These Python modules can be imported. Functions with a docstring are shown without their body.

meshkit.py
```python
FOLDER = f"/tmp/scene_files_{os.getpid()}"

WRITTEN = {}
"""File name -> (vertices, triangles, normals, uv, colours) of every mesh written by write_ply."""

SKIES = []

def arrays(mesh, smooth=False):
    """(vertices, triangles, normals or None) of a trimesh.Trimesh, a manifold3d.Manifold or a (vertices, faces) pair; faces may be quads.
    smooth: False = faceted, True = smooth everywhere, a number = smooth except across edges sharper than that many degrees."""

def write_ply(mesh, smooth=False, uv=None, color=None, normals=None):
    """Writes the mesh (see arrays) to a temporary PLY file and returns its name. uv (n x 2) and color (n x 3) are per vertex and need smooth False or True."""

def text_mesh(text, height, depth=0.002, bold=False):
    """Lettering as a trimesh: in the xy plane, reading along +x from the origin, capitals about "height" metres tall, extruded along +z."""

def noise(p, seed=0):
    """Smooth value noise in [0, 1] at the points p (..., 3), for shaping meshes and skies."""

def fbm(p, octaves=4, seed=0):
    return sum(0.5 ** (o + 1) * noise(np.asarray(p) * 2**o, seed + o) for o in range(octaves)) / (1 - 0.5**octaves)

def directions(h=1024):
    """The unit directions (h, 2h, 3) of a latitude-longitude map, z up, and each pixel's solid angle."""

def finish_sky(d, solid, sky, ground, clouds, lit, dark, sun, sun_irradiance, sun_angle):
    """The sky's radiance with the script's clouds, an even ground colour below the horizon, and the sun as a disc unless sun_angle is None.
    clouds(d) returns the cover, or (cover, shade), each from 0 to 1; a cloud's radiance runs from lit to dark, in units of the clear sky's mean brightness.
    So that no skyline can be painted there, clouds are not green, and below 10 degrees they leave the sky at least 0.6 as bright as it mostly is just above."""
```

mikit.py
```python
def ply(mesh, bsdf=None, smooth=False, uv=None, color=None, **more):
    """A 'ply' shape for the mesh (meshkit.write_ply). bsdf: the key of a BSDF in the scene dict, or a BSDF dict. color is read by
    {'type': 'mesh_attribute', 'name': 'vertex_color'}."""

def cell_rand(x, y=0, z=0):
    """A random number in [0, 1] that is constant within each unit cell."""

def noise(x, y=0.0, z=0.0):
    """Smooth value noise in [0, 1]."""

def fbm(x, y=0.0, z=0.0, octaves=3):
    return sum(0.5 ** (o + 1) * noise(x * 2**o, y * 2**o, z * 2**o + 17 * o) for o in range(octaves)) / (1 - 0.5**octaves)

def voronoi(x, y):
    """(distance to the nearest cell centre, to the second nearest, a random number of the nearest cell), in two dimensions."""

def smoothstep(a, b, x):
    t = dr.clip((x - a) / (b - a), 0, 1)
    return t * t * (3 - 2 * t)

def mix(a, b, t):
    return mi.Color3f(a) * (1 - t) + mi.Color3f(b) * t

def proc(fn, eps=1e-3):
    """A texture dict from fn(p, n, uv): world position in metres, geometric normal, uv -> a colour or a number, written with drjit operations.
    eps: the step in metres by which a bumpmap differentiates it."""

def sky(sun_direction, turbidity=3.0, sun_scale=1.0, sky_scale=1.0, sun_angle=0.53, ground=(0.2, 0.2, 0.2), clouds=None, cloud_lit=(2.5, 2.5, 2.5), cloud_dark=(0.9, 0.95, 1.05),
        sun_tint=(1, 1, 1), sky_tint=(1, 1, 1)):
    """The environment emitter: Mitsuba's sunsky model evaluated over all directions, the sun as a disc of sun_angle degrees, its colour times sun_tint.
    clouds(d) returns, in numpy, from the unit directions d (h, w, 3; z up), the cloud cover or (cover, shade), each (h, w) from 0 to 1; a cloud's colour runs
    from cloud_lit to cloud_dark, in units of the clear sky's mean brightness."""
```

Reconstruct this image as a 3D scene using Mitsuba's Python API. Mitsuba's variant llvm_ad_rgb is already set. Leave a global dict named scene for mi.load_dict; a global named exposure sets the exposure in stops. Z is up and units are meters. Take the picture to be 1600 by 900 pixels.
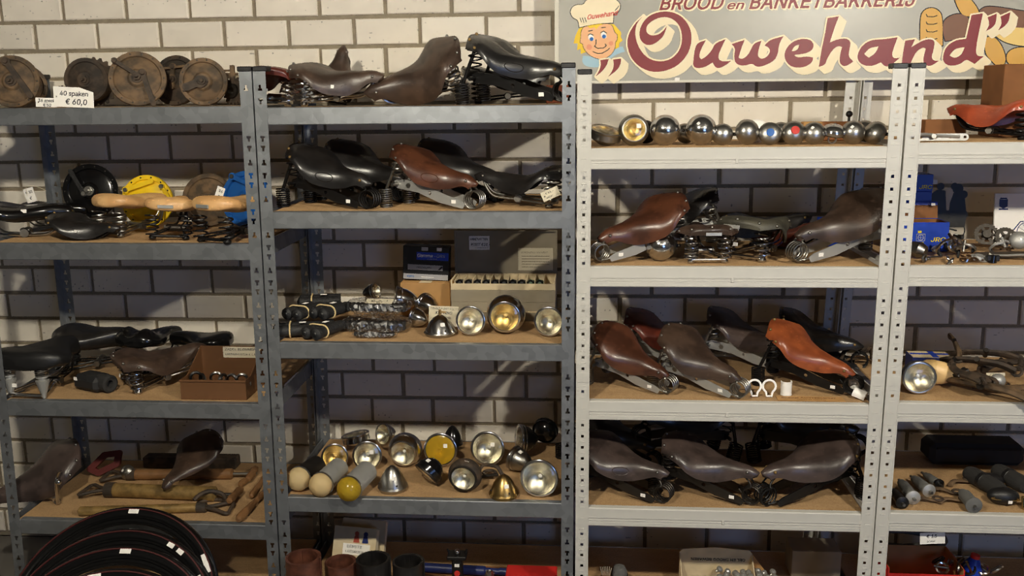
import math, random, numpy as np, trimesh, mitsuba as mi, drjit as dr, mikit, meshkit
from scipy.interpolate import PchipInterpolator
from shapely.geometry import Polygon, Point, box as sbox, LineString
from shapely import affinity
from shapely.ops import unary_union
from mikit import noise, fbm, voronoi, smoothstep, mix

rnd = random.Random(7)
scene, labels, counts = {}, {}, {}

# ------------------------------------------------------------------ camera, exposure, light
CAM = np.array([2.0196, -3.19, 1.6641])
F = 1447.94
R = np.array([[0.99692732, 0.07756795, -0.01091481], [-0.0781668, 0.97607048, -0.20291963], [-0.00508643, 0.2031493, 0.97913456]])
LA = mi.ScalarTransform4f
scene['camera'] = {'type': 'perspective', 'fov': 2 * math.degrees(math.atan(800 / F)), 'fov_axis': 'x', 'near_clip': 0.05, 'far_clip': 50.0,
                   'to_world': LA().look_at(origin=CAM.tolist(), target=(CAM + R[1]).tolist(), up=R[2].tolist())}
exposure = 3.38
UNSEEN_LAMPS = [((3.30, -2.45, 2.27), 0.045, (172, 158, 130)), ((1.30, -2.45, 2.27), 0.045, (158, 145, 118))]  # bulbs out of view, placed for the shelf shadows and wall brightness
UNSEEN_WINDOW = ((4.15, -5.18, 1.25), 1.5, 1.3, (0.10, 0.175, 0.38))  # unseen glowing pane behind the camera, gives the cool light


def lin(c):
    return [((v / 255) / 12.92 if v / 255 <= .04045 else ((v / 255 + .055) / 1.055) ** 2.4) for v in c]


def emit(rgb):
    return {'type': 'area', 'radiance': {'type': 'rgb', 'value': list(map(float, rgb))}}


# ------------------------------------------------------------------ from pixels of the 1600 x 900 frame to points of the place
def ray(x, y):
    return R.T @ np.array([(x - 800) / F, 1.0, -(y - 450) / F])


def at(x, y, Y):
    d = ray(x, y)
    return CAM + d * ((Y - CAM[1]) / d[1])


def on(x, y, z):
    d = ray(x, y)
    return CAM + d * ((z - CAM[2]) / d[2])


# ------------------------------------------------------------------ materials
def P(name, c, rough=.5, **k):
    col = c if isinstance(c, dict) else {'type': 'rgb', 'value': lin(c)}
    scene['mat_' + name] = {'type': 'principled', 'base_color': col, 'roughness': rough, **k}


def proc(name, fn, rough=.5, bump=0, **k):
    P(name, mikit.proc(fn), rough, **k)
    return name


def C3(c):
    return mi.Color3f(*lin(c))


def brick_fn(c):
    a, b = [v * .95 for v in lin(c)], [v * .84 for v in lin(c)]

    def fn(p, n, uv):
        t = fbm(p.x * 14, p.y * 14, p.z * 14)
        s = smoothstep(.80, .86, noise(p.x * 130, p.y * 130, p.z * 130)) * smoothstep(.45, .7, noise(p.x * 17, 3, p.z * 17))
        return mix(b, a, t) * (1 - .5 * s)
    return fn


for i, c in enumerate([(238, 230, 216), (232, 224, 210), (242, 235, 222)]):
    proc('brick%d' % i, brick_fn(c), .9)
proc('mortar', lambda p, n, uv: mix(lin((122, 112, 96)), lin((152, 141, 122)), fbm(p.x * 60, p.y * 60, p.z * 60)), .95)
proc('concrete', lambda p, n, uv: mix(lin((92, 89, 84)), lin((112, 108, 103)), fbm(p.x * 6, p.y * 6, p.z * 6)), .8)
P('plaster', (74, 72, 70), .9)


def zinc(p, n, uv):
    a, b, c = voronoi(p.x * 45 + p.y * 30, p.z * 45 + p.y * 30)
    return mix(lin((122, 126, 130)), lin((156, 160, 165)), c * .5 + .5 * fbm(p.x * 12, p.y * 12, p.z * 30))


proc('zinc', zinc, .42, metallic=.72, specular=.5)
P('white_paint', (188, 186, 179), .42, specular=.4)
P('white_groove', (150, 147, 140), .6)
proc('board', lambda p, n, uv: mix(lin((142, 112, 78)), lin((184, 150, 108)), fbm(p.x * 9, p.y * 40, p.z * 9) * .6 + .4 * noise(p.x * 300, p.y * 300, 1)), .75)
P('black_plastic', (22, 22, 23), .45)
P('black_gloss', (14, 14, 15), .16, specular=.6)
P('rubber', (30, 30, 31), .65)
P('chrome', (205, 205, 205), .13, metallic=1.0)
P('chrome_dull', (170, 168, 163), .3, metallic=1.0)
P('steel', (150, 148, 142), .36, metallic=1.0)
P('dark_steel', (62, 58, 54), .42, metallic=.85)
P('black_steel', (22, 21, 21), .4, metallic=.3)
P('alu', (176, 176, 172), .5, metallic=.6)
P('brass', (176, 146, 92), .3, metallic=1.0)
scene['mat_reflector'] = {'type': 'twosided', 'bsdf': {'type': 'roughconductor', 'alpha': .15, 'specular_reflectance': {'type': 'rgb', 'value': lin((240, 234, 216))}}}
P('white_card', (236, 233, 226), .8)
P('paper', (205, 196, 172), .85)
P('ink', (42, 40, 46), .8)
P('cream_plastic', (226, 190, 130), .4)
P('pvc', (240, 238, 232), .35)
P('red_print', (190, 45, 38), .6)
P('red_box', (196, 38, 34), .5)
P('blue_box', (22, 62, 176), .4)
P('navy', (28, 40, 92), .4)
P('yellow_print', (232, 206, 40), .5)
P('silver_print', (176, 176, 178), .4, metallic=.3)
P('yellow_paint', (232, 196, 30), .4)
P('blue_paint', (30, 92, 168), .4)
P('red_plastic', (84, 26, 22), .5)
P('brown_plastic', (98, 66, 40), .5)
P('rubber_band', (214, 190, 140), .6)
P('skin', (232, 178, 132), .6)
P('hair', (232, 196, 48), .6)
P('scarf', (158, 190, 204), .6)
P('crimson', (128, 40, 44), .45)
P('cream_paint', (232, 218, 184), .45)
P('sign_grey', mikit.proc(lambda p, n, uv: mix(lin((158, 156, 146)), lin((172, 170, 160)), fbm(p.x * 4, p.y * 4, p.z * 4))), .36, specular=.5)
P('sign_edge', (206, 202, 188), .5)
P('crust', (206, 160, 78), .5)
P('crust_dark', (120, 82, 60), .5)
P('crust_light', (226, 196, 120), .5)
P('pink_bulb', (160, 70, 50), .5)
P('pebble', (120, 118, 112), .25, specular=.7)
P('felt_grey', (92, 92, 90), .8)


def cardboard(c):
    return lambda p, n, uv: mix(lin(c), [v * .72 for v in lin(c)], fbm(p.x * 25, p.y * 25, p.z * 25))


proc('cardboard', cardboard((186, 142, 88)), .85)
proc('cardboard_dark', cardboard((134, 88, 50)), .85)
proc('grey_card', cardboard((150, 140, 120)), .85)
proc('pale_card', cardboard((214, 196, 160)), .8)


def leather(a, b, s):
    la, lb = lin(a), lin(b)

    def fn(p, n, uv):
        t = smoothstep(.3, .72, fbm(p.x * 22 + s, p.y * 22, p.z * 22))
        q = smoothstep(.78, .9, noise(p.x * 160, p.y * 160, p.z * 160 + s)) * .25
        return mix(la, lb, t) * (1 + q)
    return fn


for nm, a, b, r in [('black', (22, 21, 21), (34, 32, 31), .30), ('dark', (50, 38, 31), (70, 54, 44), .40), ('brown', (62, 35, 24), (86, 50, 33), .32), ('orange', (122, 60, 32), (150, 78, 42), .34),
                    ('oxblood', (74, 30, 22), (100, 44, 29), .34), ('tan', (196, 150, 98), (214, 172, 118), .45), ('olive', (56, 54, 46), (76, 73, 61), .6), ('red', (140, 56, 32), (166, 74, 44), .32), ('plum', (52, 43, 40), (72, 60, 56), .34)]:
    proc('leather_' + nm, leather(a, b, len(nm) * 7), r, specular=.5, clearcoat=.25, clearcoat_gloss=.6)


def rust(a, b):
    la, lb = lin(a), lin(b)
    return lambda p, n, uv: mix(la, lb, smoothstep(.3, .7, fbm(p.x * 40, p.y * 40, p.z * 40, 4)))


proc('rust', rust((66, 54, 40), (104, 82, 58)), .75)
proc('rust_dark', rust((44, 37, 30), (70, 56, 43)), .75)
proc('wood', lambda p, n, uv: mix(lin((128, 78, 42)), lin((176, 116, 70)), fbm(p.x * 8, p.y * 60, p.z * 60)), .6)
proc('wood_handle', lambda p, n, uv: mix(lin((104, 74, 44)), lin((134, 96, 60)), fbm(p.x * 40, p.y * 10, p.z * 40)), .5)
proc('old_brass', rust((112, 90, 52), (146, 118, 70)), .5, metallic=.3)
proc('belt_brown', rust((74, 43, 33), (96, 58, 44)), .4)
# lenses and wrapping film: rough thin sheets, light passes
def lens_mat(name, c, rough=.12, st=.9):
    scene['mat_' + name] = {'type': 'principledthin', 'base_color': {'type': 'rgb', 'value': lin(c)}, 'roughness': rough, 'spec_trans': st, 'eta': 1.5, 'diff_trans': .5}


for _n, _c in (('lens', (246, 246, 242)), ('lens_warm', (252, 236, 196))):
    scene['mat_' + _n] = {'type': 'thindielectric', 'specular_transmittance': {'type': 'rgb', 'value': lin(_c)}}
lens_mat('lens_yellow', (232, 196, 60), .2, .5)
lens_mat('lens_milk', (240, 214, 160), .4, .25)
scene['mat_film'] = {'type': 'blendbsdf', 'weight': .10, 'a': {'type': 'thindielectric'}, 'b': {'type': 'twosided', 'bsdf': {'type': 'roughconductor', 'alpha': .16, 'specular_reflectance': {'type': 'rgb', 'value': .75}}}}
scene['mat_sheet_glass'] = {'type': 'thindielectric'}


# ------------------------------------------------------------------ meshes
TM = trimesh.Trimesh


def cat(*m):
    return trimesh.util.concatenate([q for q in m if q is not None])


def fix(m):
    if m.volume < 0:
        m.invert()
    return m


def bx(c, s, b=0.0):
    h = np.array(s, float) / 2
    pts = []
    for sx in (-1, 1):
        for sy in (-1, 1):
            for sz in (-1, 1):
                v = np.array([sx, sy, sz]) * h
                if b:
                    for k in range(3):
                        q = v.copy()
                        for j in range(3):
                            if j != k:
                                q[j] -= np.sign(q[j]) * min(b, h[j] * .9)
                        pts.append(q)
                else:
                    pts.append(v)
    if not b:
        m = trimesh.creation.box(extents=h * 2)
    else:
        m = trimesh.convex.convex_hull(np.array(pts))
    m.apply_translation(c)
    return m


def lathe(prof, n=24, sheet=False):
    prof = np.array(prof, float)
    if not sheet:
        if prof[0, 0] > 1e-5 and prof[-1, 0] < 1e-5:
            prof = np.vstack([[0, prof[0, 1]], prof])
        elif prof[-1, 0] > 1e-5 and prof[0, 0] < 1e-5:
            prof = np.vstack([prof, [0, prof[-1, 1]]])
        elif prof[0, 0] > 1e-5 and np.abs(prof[0] - prof[-1]).max() > 1e-6:
            prof = np.vstack([prof, prof[:1]])
    prof[:, 0] = np.maximum(prof[:, 0], 1e-6)
    k, m = len(prof), n
    a = np.arange(m) * 2 * np.pi / m
    v = np.stack([prof[:, None, 0] * np.cos(a), prof[:, None, 0] * np.sin(a), np.repeat(prof[:, None, 1], m, 1)], -1).reshape(-1, 3)
    f = []
    for i in range(k - 1):
        for j in range(m):
            p, q = i * m + j, i * m + (j + 1) % m
            f += [[p, q, q + m], [p, q + m, p + m]]
    return fix(TM(v, np.array(f), process=True))


def frames(p):
    t = np.gradient(p, axis=0)
    t /= np.linalg.norm(t, axis=1, keepdims=True) + 1e-12
    u = np.cross(t[0], [0, 0, 1.0] if abs(t[0][2]) < .9 else [1.0, 0, 0])
    out = []
    for i in range(len(p)):
        u = u - t[i] * (u @ t[i])
        u /= np.linalg.norm(u) + 1e-12
        out.append((u, np.cross(t[i], u)))
    return out


def tube(pts, r, n=6, flat=1.0, closed=False):
    p = np.array(pts, float)
    if closed:
        p = np.vstack([p, p[:1]])
    rr = np.broadcast_to(np.asarray(r, float), (len(p),))
    fr = frames(p)
    ang = np.arange(n) * 2 * np.pi / n
    v = np.vstack([p[i] + rr[i] * (np.cos(ang)[:, None] * fr[i][0] + flat * np.sin(ang)[:, None] * fr[i][1]) for i in range(len(p))])
    f = []
    for i in range(len(p) - 1):
        for j in range(n):
            a, b = i * n + j, i * n + (j + 1) % n
            f += [[a, b, b + n], [a, b + n, a + n]]
    for base, o in ((0, -1), ((len(p) - 1) * n, 1)):
        for j in range(1, n - 1):
            f.append([base, base + j, base + j + 1][::o])
    return fix(TM(v, np.array(f), process=False))


def spline(pts, n=24):
    p = np.array(pts, float)
    s = np.r_[0, np.cumsum(np.linalg.norm(np.diff(p, axis=0), axis=1))]
    return PchipInterpolator(s, p)(np.linspace(0, s[-1], n))


def helix(c, r0, r1, z0, z1, turns, wire, per=12, sides=5, axis=2):
    t = np.linspace(0, 1, int(turns * per) + 1)
    a = t * turns * 2 * np.pi
    r = r0 + (r1 - r0) * t
    p = np.stack([r * np.cos(a), r * np.sin(a), z0 + (z1 - z0) * t], 1)
    if axis == 1:
        p = p[:, [0, 2, 1]]
    if axis == 0:
        p = p[:, [2, 0, 1]]
    return tube(p + np.array(c), wire, sides)


def rod(a, b, r, n=8, r2=None):
    return tube([a, b], [r, r if r2 is None else r2], n)


def ball(c, r, sub=2, s=(1, 1, 1)):
    m = trimesh.creation.icosphere(subdivisions=sub, radius=r)
    m.apply_scale(s)
    m.apply_translation(c)
    return m


def prism(pts, d, plane='xz', c=0.0):
    """polygon extruded by d, centred on c: 'xz' along y, 'xy' along z, 'yz' along x"""
    poly = pts if hasattr(pts, 'geom_type') else Polygon(pts)
    if not poly.is_valid:
        poly = poly.buffer(0)
    ms = []
    for g in getattr(poly, 'geoms', [poly]):
        m = trimesh.creation.extrude_polygon(g, d, engine='earcut')
        v = m.vertices.copy()
        h = v[:, 2] - d / 2 + c
        m.vertices = {'xz': np.stack([v[:, 0], h, v[:, 1]], 1), 'xy': np.stack([v[:, 0], v[:, 1], h], 1), 'yz': np.stack([h, v[:, 0], v[:, 1]], 1)}[plane]
        ms.append(fix(m))
    return cat(*ms)


def shell(G, th):
    n, m, _ = G.shape
    du, dv = np.gradient(G, axis=0), np.gradient(G, axis=1)
    N = np.cross(du, dv)
    N /= np.linalg.norm(N, axis=2, keepdims=True) + 1e-12
    if N[n // 2, m // 2, 2] < 0:
        N = -N
    I = G - N * th
    v = np.vstack([G.reshape(-1, 3), I.reshape(-1, 3)])
    o = n * m
    f = []
    for i in range(n - 1):
        for j in range(m - 1):
            a, b, c, d = i * m + j, i * m + j + 1, (i + 1) * m + j + 1, (i + 1) * m + j
            f += [[a, b, c], [a, c, d], [a + o, c + o, b + o], [a + o, d + o, c + o]]
    edge = [(0, j) for j in range(m)] + [(i, m - 1) for i in range(1, n)] + [(n - 1, j) for j in range(m - 2, -1, -1)] + [(i, 0) for i in range(n - 2, 0, -1)]
    e = [i * m + j for i, j in edge]
    for a, b in zip(e, e[1:] + e[:1]):
        f += [[a, a + o, b + o], [a, b + o, b]]
    return fix(TM(v, np.array(f), process=False))


def rotm(yaw=0, pitch=0, roll=0):
    a, b, c = np.radians([yaw, pitch, roll])
    Z = np.array([[math.cos(a), -math.sin(a), 0], [math.sin(a), math.cos(a), 0], [0, 0, 1]])
    Y = np.array([[math.cos(b), 0, math.sin(b)], [0, 1, 0], [-math.sin(b), 0, math.cos(b)]])
    X = np.array([[1, 0, 0], [0, math.cos(c), -math.sin(c)], [0, math.sin(c), math.cos(c)]])
    return Z @ Y @ X


def facing(d, spin=0):
    """a rotation that turns +z to d, +y as near to up as may be"""
    z = np.array(d, float)
    z /= np.linalg.norm(z)
    u = np.array([0, 0, 1.0]) if abs(z[2]) < .95 else np.array([0, 1.0, 0])
    x = np.cross(u, z)
    x /= np.linalg.norm(x)
    return np.stack([x, np.cross(z, x), z], 1) @ rotm(spin)


def moved(m, M=None, t=(0, 0, 0)):
    m = m.copy()
    if M is not None:
        m.vertices = m.vertices @ np.asarray(M).T
    m.apply_translation(t)
    return fix(m)


def text(s, h, bold=False, slant=0.0, depth=.0006):
    m = meshkit.text_mesh(s, h, depth, bold)
    m.vertices[:, 0] += slant * m.vertices[:, 1]
    return m


# ------------------------------------------------------------------ things
def numbered(name):
    k = counts.get(name, 0)
    counts[name] = k + 1
    return name if k == 0 else '%s_%03d' % (name, k)


class Thing:
    def __init__(s, name, label=None, category=None, group=None, kind=None):
        s.key, s.parts, s.m0 = numbered(name), [], []
        d = {'label': label, 'category': category, 'group': group, 'kind': kind}
        labels[s.key] = {k: v for k, v in d.items() if v}

    def add(s, pname, mesh, mat, smooth=35, under=None, label=None):
        key = s.key if pname is None else numbered((under or s.key) + '__' + pname)
        s.parts.append((key, mesh, mat, smooth))
        if label:
            labels[key] = {'label': label}
        return key

    def bake(s, M=np.eye(3), t=(0, 0, 0)):
        for key, mesh, mat, smooth in s.parts:
            scene[key] = mikit.ply(moved(mesh, M, t), 'mat_' + mat, smooth=smooth)
        return s

    def rest(s, cx, cy, z, M=np.eye(3), sc=1.0, Y=None):
        """lies on height z; the middle of its outline is seen at pixel cx, cy, or, with Y, at cx and depth Y"""
        M = np.asarray(M) * sc
        v = np.vstack([m.vertices for _, m, _, _ in s.parts]) @ M.T
        lo, hi = v.min(0), v.max(0)
        mid = (lo + hi) / 2
        zc = z + mid[2] - lo[2] + .0004
        if Y is None:
            p = on(cx, cy, zc)
            if not (-.60 < p[1] < -.08):
                print('DEPTH', s.key, round(float(p[1]), 3), labels[s.key].get('label'))
                Y = min(max(p[1], -.54), -.14)
        if Y is not None:
            p = at(cx, cy, Y)
            p[2] = zc
        return s.bake(M, p - np.array([mid[0], mid[1], 0]) - np.array([0, 0, mid[2]]))


def solo(name, mesh, mat, label, category, smooth=35, group=None, kind=None):
    t = Thing(name, label, category, group, kind)
    t.add(None, mesh, mat, smooth)
    return t


# ------------------------------------------------------------------ the room
X0, X1, Y0, ZC = -1.0, 5.2, -5.2, 2.75
BW, BH, ZB = .225, .0957, 1.93
OFF = {0: -.002, 1: 0, 2: -.006, 3: -.005, 4: -.004, 5: -.001, 6: -.005, 7: -.006, 8: .006, 9: 0, 10: .001, 11: .005, 12: .005, 13: .015, 14: .012, 15: .006, 16: .005, 17: 0, 18: 0, 19: .001, 20: -.004}


def struct(name, mesh, mat, label=None, smooth=False):
    t = solo(name, mesh, mat, label, None, smooth, kind='structure')
    t.bake()
    return t


struct('floor', bx(((X0 + X1) / 2, Y0 / 2, -.02), (X1 - X0, -Y0, .04)), 'concrete')
struct('ceiling', bx(((X0 + X1) / 2, Y0 / 2, ZC + .02), (X1 - X0, -Y0, .04)), 'plaster')
struct('wall_left', bx((X0 - .02, Y0 / 2, ZC / 2), (.04, -Y0, ZC)), 'plaster')
struct('wall_right', bx((X1 + .02, Y0 / 2, ZC / 2), (.04, -Y0, ZC)), 'plaster')
struct('wall_front', bx(((X0 + X1) / 2, Y0 - .02, ZC / 2), (X1 - X0, .04, ZC)), 'plaster')
(wx, wy, wz), ww, wh, wc = UNSEEN_WINDOW
t = Thing('window_1', kind='structure')  # out of view, placed to cast cool light on shelves and wall
for sx, sz, a, b in ((0, 1, ww + .1, .06), (0, -1, ww + .1, .06), (1, 0, .06, wh), (-1, 0, .06, wh), (0, 0, .04, wh)):
    t.add('frame', bx((wx + sx * (ww / 2 + .02), wy + .02, wz + sz * (wh / 2 + .02)), (a, .06, b), .006), 'white_paint', False)
t.bake()
v = np.array([[wx - ww / 2, wy, wz - wh / 2], [wx + ww / 2, wy, wz - wh / 2], [wx + ww / 2, wy, wz + wh / 2], [wx - ww / 2, wy, wz + wh / 2]])
scene['window_1__pane'] = {**mikit.ply((v, np.array([[0, 2, 1], [0, 3, 2]])), 'mat_plaster'), 'emitter': emit(wc)}
labels['window_1__pane'] = {'label': 'unseen glowing pane lighting the shelves with cool light'}
for (lx, ly, lz), r, c in UNSEEN_LAMPS:
    t = Thing('unseen_pendant_lamp', 'unseen bulb lamp out of view, lighting the %s shelving' % ('white' if lx > 2 else 'grey'), 'lamp', 'unseen bulb lamps out of view')  # unseen bulbs that light the brick wall and shelf fronts
    t.add('cord', rod((lx, ly, lz + r + .07), (lx, ly, ZC), .003), 'black_plastic')
    t.add('socket', lathe([(0, .075), (.016, .07), (.02, .01), (.018, 0), (0, 0)]).apply_translation((lx, ly, lz + r)), 'black_plastic')
    t.bake()
    scene[t.key + '__bulb'] = {**mikit.ply(ball((lx, ly, lz), r, 3), 'mat_pvc', smooth=True), 'emitter': emit(c)}

t = Thing('wall_back', kind='structure')
t.add(None, bx(((X0 + X1) / 2, .026, ZC / 2), (X1 - X0, .04, ZC)), 'mortar', False)
t.bake()
JX, JZ = .0115, .0115
bricks, rest_bricks = [], []
for v in range(4):
    rr = random.Random(50 + v)
    w, h = BW - JX, BH - JZ
    fr = [(sx * (w / 2 - .003 - rr.random() * .002), -.0, sz * (h / 2 - .003 - rr.random() * .002)) for sx, sz in ((-1, -1), (1, -1), (1, 1), (-1, 1))]
    md = [(sx * (w / 2 - rr.random() * .0015), .004, sz * (h / 2 - rr.random() * .0015)) for sx, sz in ((-1, -1), (1, -1), (1, 1), (-1, 1))]
    bk = [(x, .02, z) for x, y, z in md]
    f = [[0, 1, 2], [0, 2, 3]]
    for a in (0, 4):
        for i in range(4):
            j = (i + 1) % 4
            f += [[a + i, a + j + 4, a + j], [a + i, a + i + 4, a + j + 4]]
    bricks.append(TM(np.array(fr + md + bk), np.array(f), process=False))
    bricks[-1].vertices[:, 1] -= .004
    if np.cross(bricks[-1].triangles[0][1] - bricks[-1].triangles[0][0], bricks[-1].triangles[0][2] - bricks[-1].triangles[0][0])[1] > 0:
        bricks[-1].invert()
plies = {(v, c): mikit.ply(bricks[v], 'mat_brick%d' % c, smooth=False) for v in range(4) for c in range(3)}
nb = 0
seen_bricks = []
for row in range(-8, 21):
    z = ZB - (row - .5) * BH
    for k in range(-6, 25):
        x = OFF.get(row, 0) + BW * (k + .5 + (.5 if row % 2 else 0))
        if x < X0 + .12 or x > X1 - .12 or z > ZC - .05 or z < .03:
            continue
        q = R @ (np.array([x, 0, z]) - CAM)
        u, w = 800 + F * q[0] / q[1], 450 - F * q[2] / q[1]
        hid = u > 925 and w < 95
        vis = -45 < u < 1645 and -20 < w < 862 and not hid
        seen_bricks.append((vis, row, x, z))
for vis, row, x, z in seen_bricks:
    v, c = rnd.randrange(4), rnd.choice((0, 0, 1, 2))
    dx, dz, dy = rnd.uniform(-.0015, .0015), rnd.uniform(-.0012, .0012), rnd.uniform(-.0012, .001)
    if vis and nb < 300:
        scene['wall_back__brick' + ('' if nb == 0 else '_%03d' % nb)] = {**plies[v, c], 'to_world': LA().translate([x + dx, dy, z + dz])}
        nb += 1
    else:
        rest_bricks.append(moved(bricks[v], None, (x + dx, dy, z + dz)))
scene['wall_back__brickwork'] = mikit.ply(cat(*rest_bricks), 'mat_brick0', smooth=False)
labels['wall_back__brickwork'] = {'label': 'pale brickwork beyond the shelves', 'kind': 'stuff'}

# ------------------------------------------------------------------ shelving units
YF, YR = -.60, -.10
B = {1: [1.645, 1.252, .764, .370], 2: [1.640, 1.345, .957, .467], 3: [1.520, 1.188, .790, .455], 4: [1.529, 1.193, .798, .461]}
L5 = .075


def post(side, galv, H, skip, rear=False):
    """an angle post: front plate 36 mm wide going to x * side from the outer edge at x = 0, side plate going back"""
    w, th = (.036, .0018) if galv else (.039, .002)
    holes = []
    z, k = (.03, 0) if galv else (.025, 0)
    while z < H - .03:
        if galv:
            kind = k % 3
            if not any(a - .012 < z < b + .012 for a, b in skip):
                cx = w * .5
                if kind == 0:
                    holes.append(unary_union([sbox(cx - .0065, z - .008, cx + .0065, z - .0015), sbox(cx - .003, z - .003, cx + .003, z + .008)]))
                else:
                    holes.append(unary_union([sbox(cx - .0065, z + .0015, cx + .0065, z + .008), sbox(cx - .003, z - .008, cx + .003, z + .003)]))
            z += (.040, .027, .037)[kind]
            k += 1
        else:
            if not any(a - .004 < z < b + .004 for a, b in skip):
                holes.append(sbox(w * .5 - .0042, z - .0042, w * .5 + .0042, z + .0042))
            z += .0345
    plate = sbox(0, 0, w, H).difference(unary_union(holes))
    f = prism(plate, th, 'xz', th / 2)
    s = prism(sbox(0, 0, w, H).difference(unary_union(holes)), th, 'yz', th / 2) if not rear else bx((th / 2, w / 2, H / 2), (th, w, H))
    f.vertices[:, 0] *= side
    s.vertices[:, 0] *= side
    ms = [fix(f), fix(s)]
    if not galv:
        for q in np.arange(.042, H - .03, .0345):
            ms.append(bx((side * w * .5, -.0006, q), (.016, .0014, .0035), .0006))
        ms.append(bx((side * w * .5, -.0005, H / 2), (w, .0012, .002)))
        for e in (.0015, w - .0015):
            ms.append(bx((side * e, -.0006, H / 2), (.003, .0016, H)))
    m = cat(*ms)
    if rear:
        m.vertices[:, 1] *= -1
        m.invert()
    return m


def beam(x0, x1, top, galv, y=YF):
    if galv:
        h = .049
        pr = [(0, -.002), (.002, 0), (.022, 0), (.022, -.002), (.003, -.002), (.002, -.004), (.002, -h + .004), (.003, -h + .002), (.014, -h + .002), (.014, -h), (.002, -h), (0, -h + .002)]
    else:
        h = .058
        pr = [(0, -.003), (.003, 0), (.022, 0), (.022, -.002), (.004, -.002), (.003, -h + .002), (.014, -h + .002), (.014, -h), (.002, -h), (0, -h + .002),
              (0, -.045), (.0022, -.044), (.0022, -.0425), (0, -.0415), (0, -.037), (.0022, -.036), (.0022, -.0345), (0, -.0335), (-.0008, -.030), (0, -.027)]
    return prism([(y + a, top + b) for a, b in pr], x1 - x0, 'yz', (x0 + x1) / 2)


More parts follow.
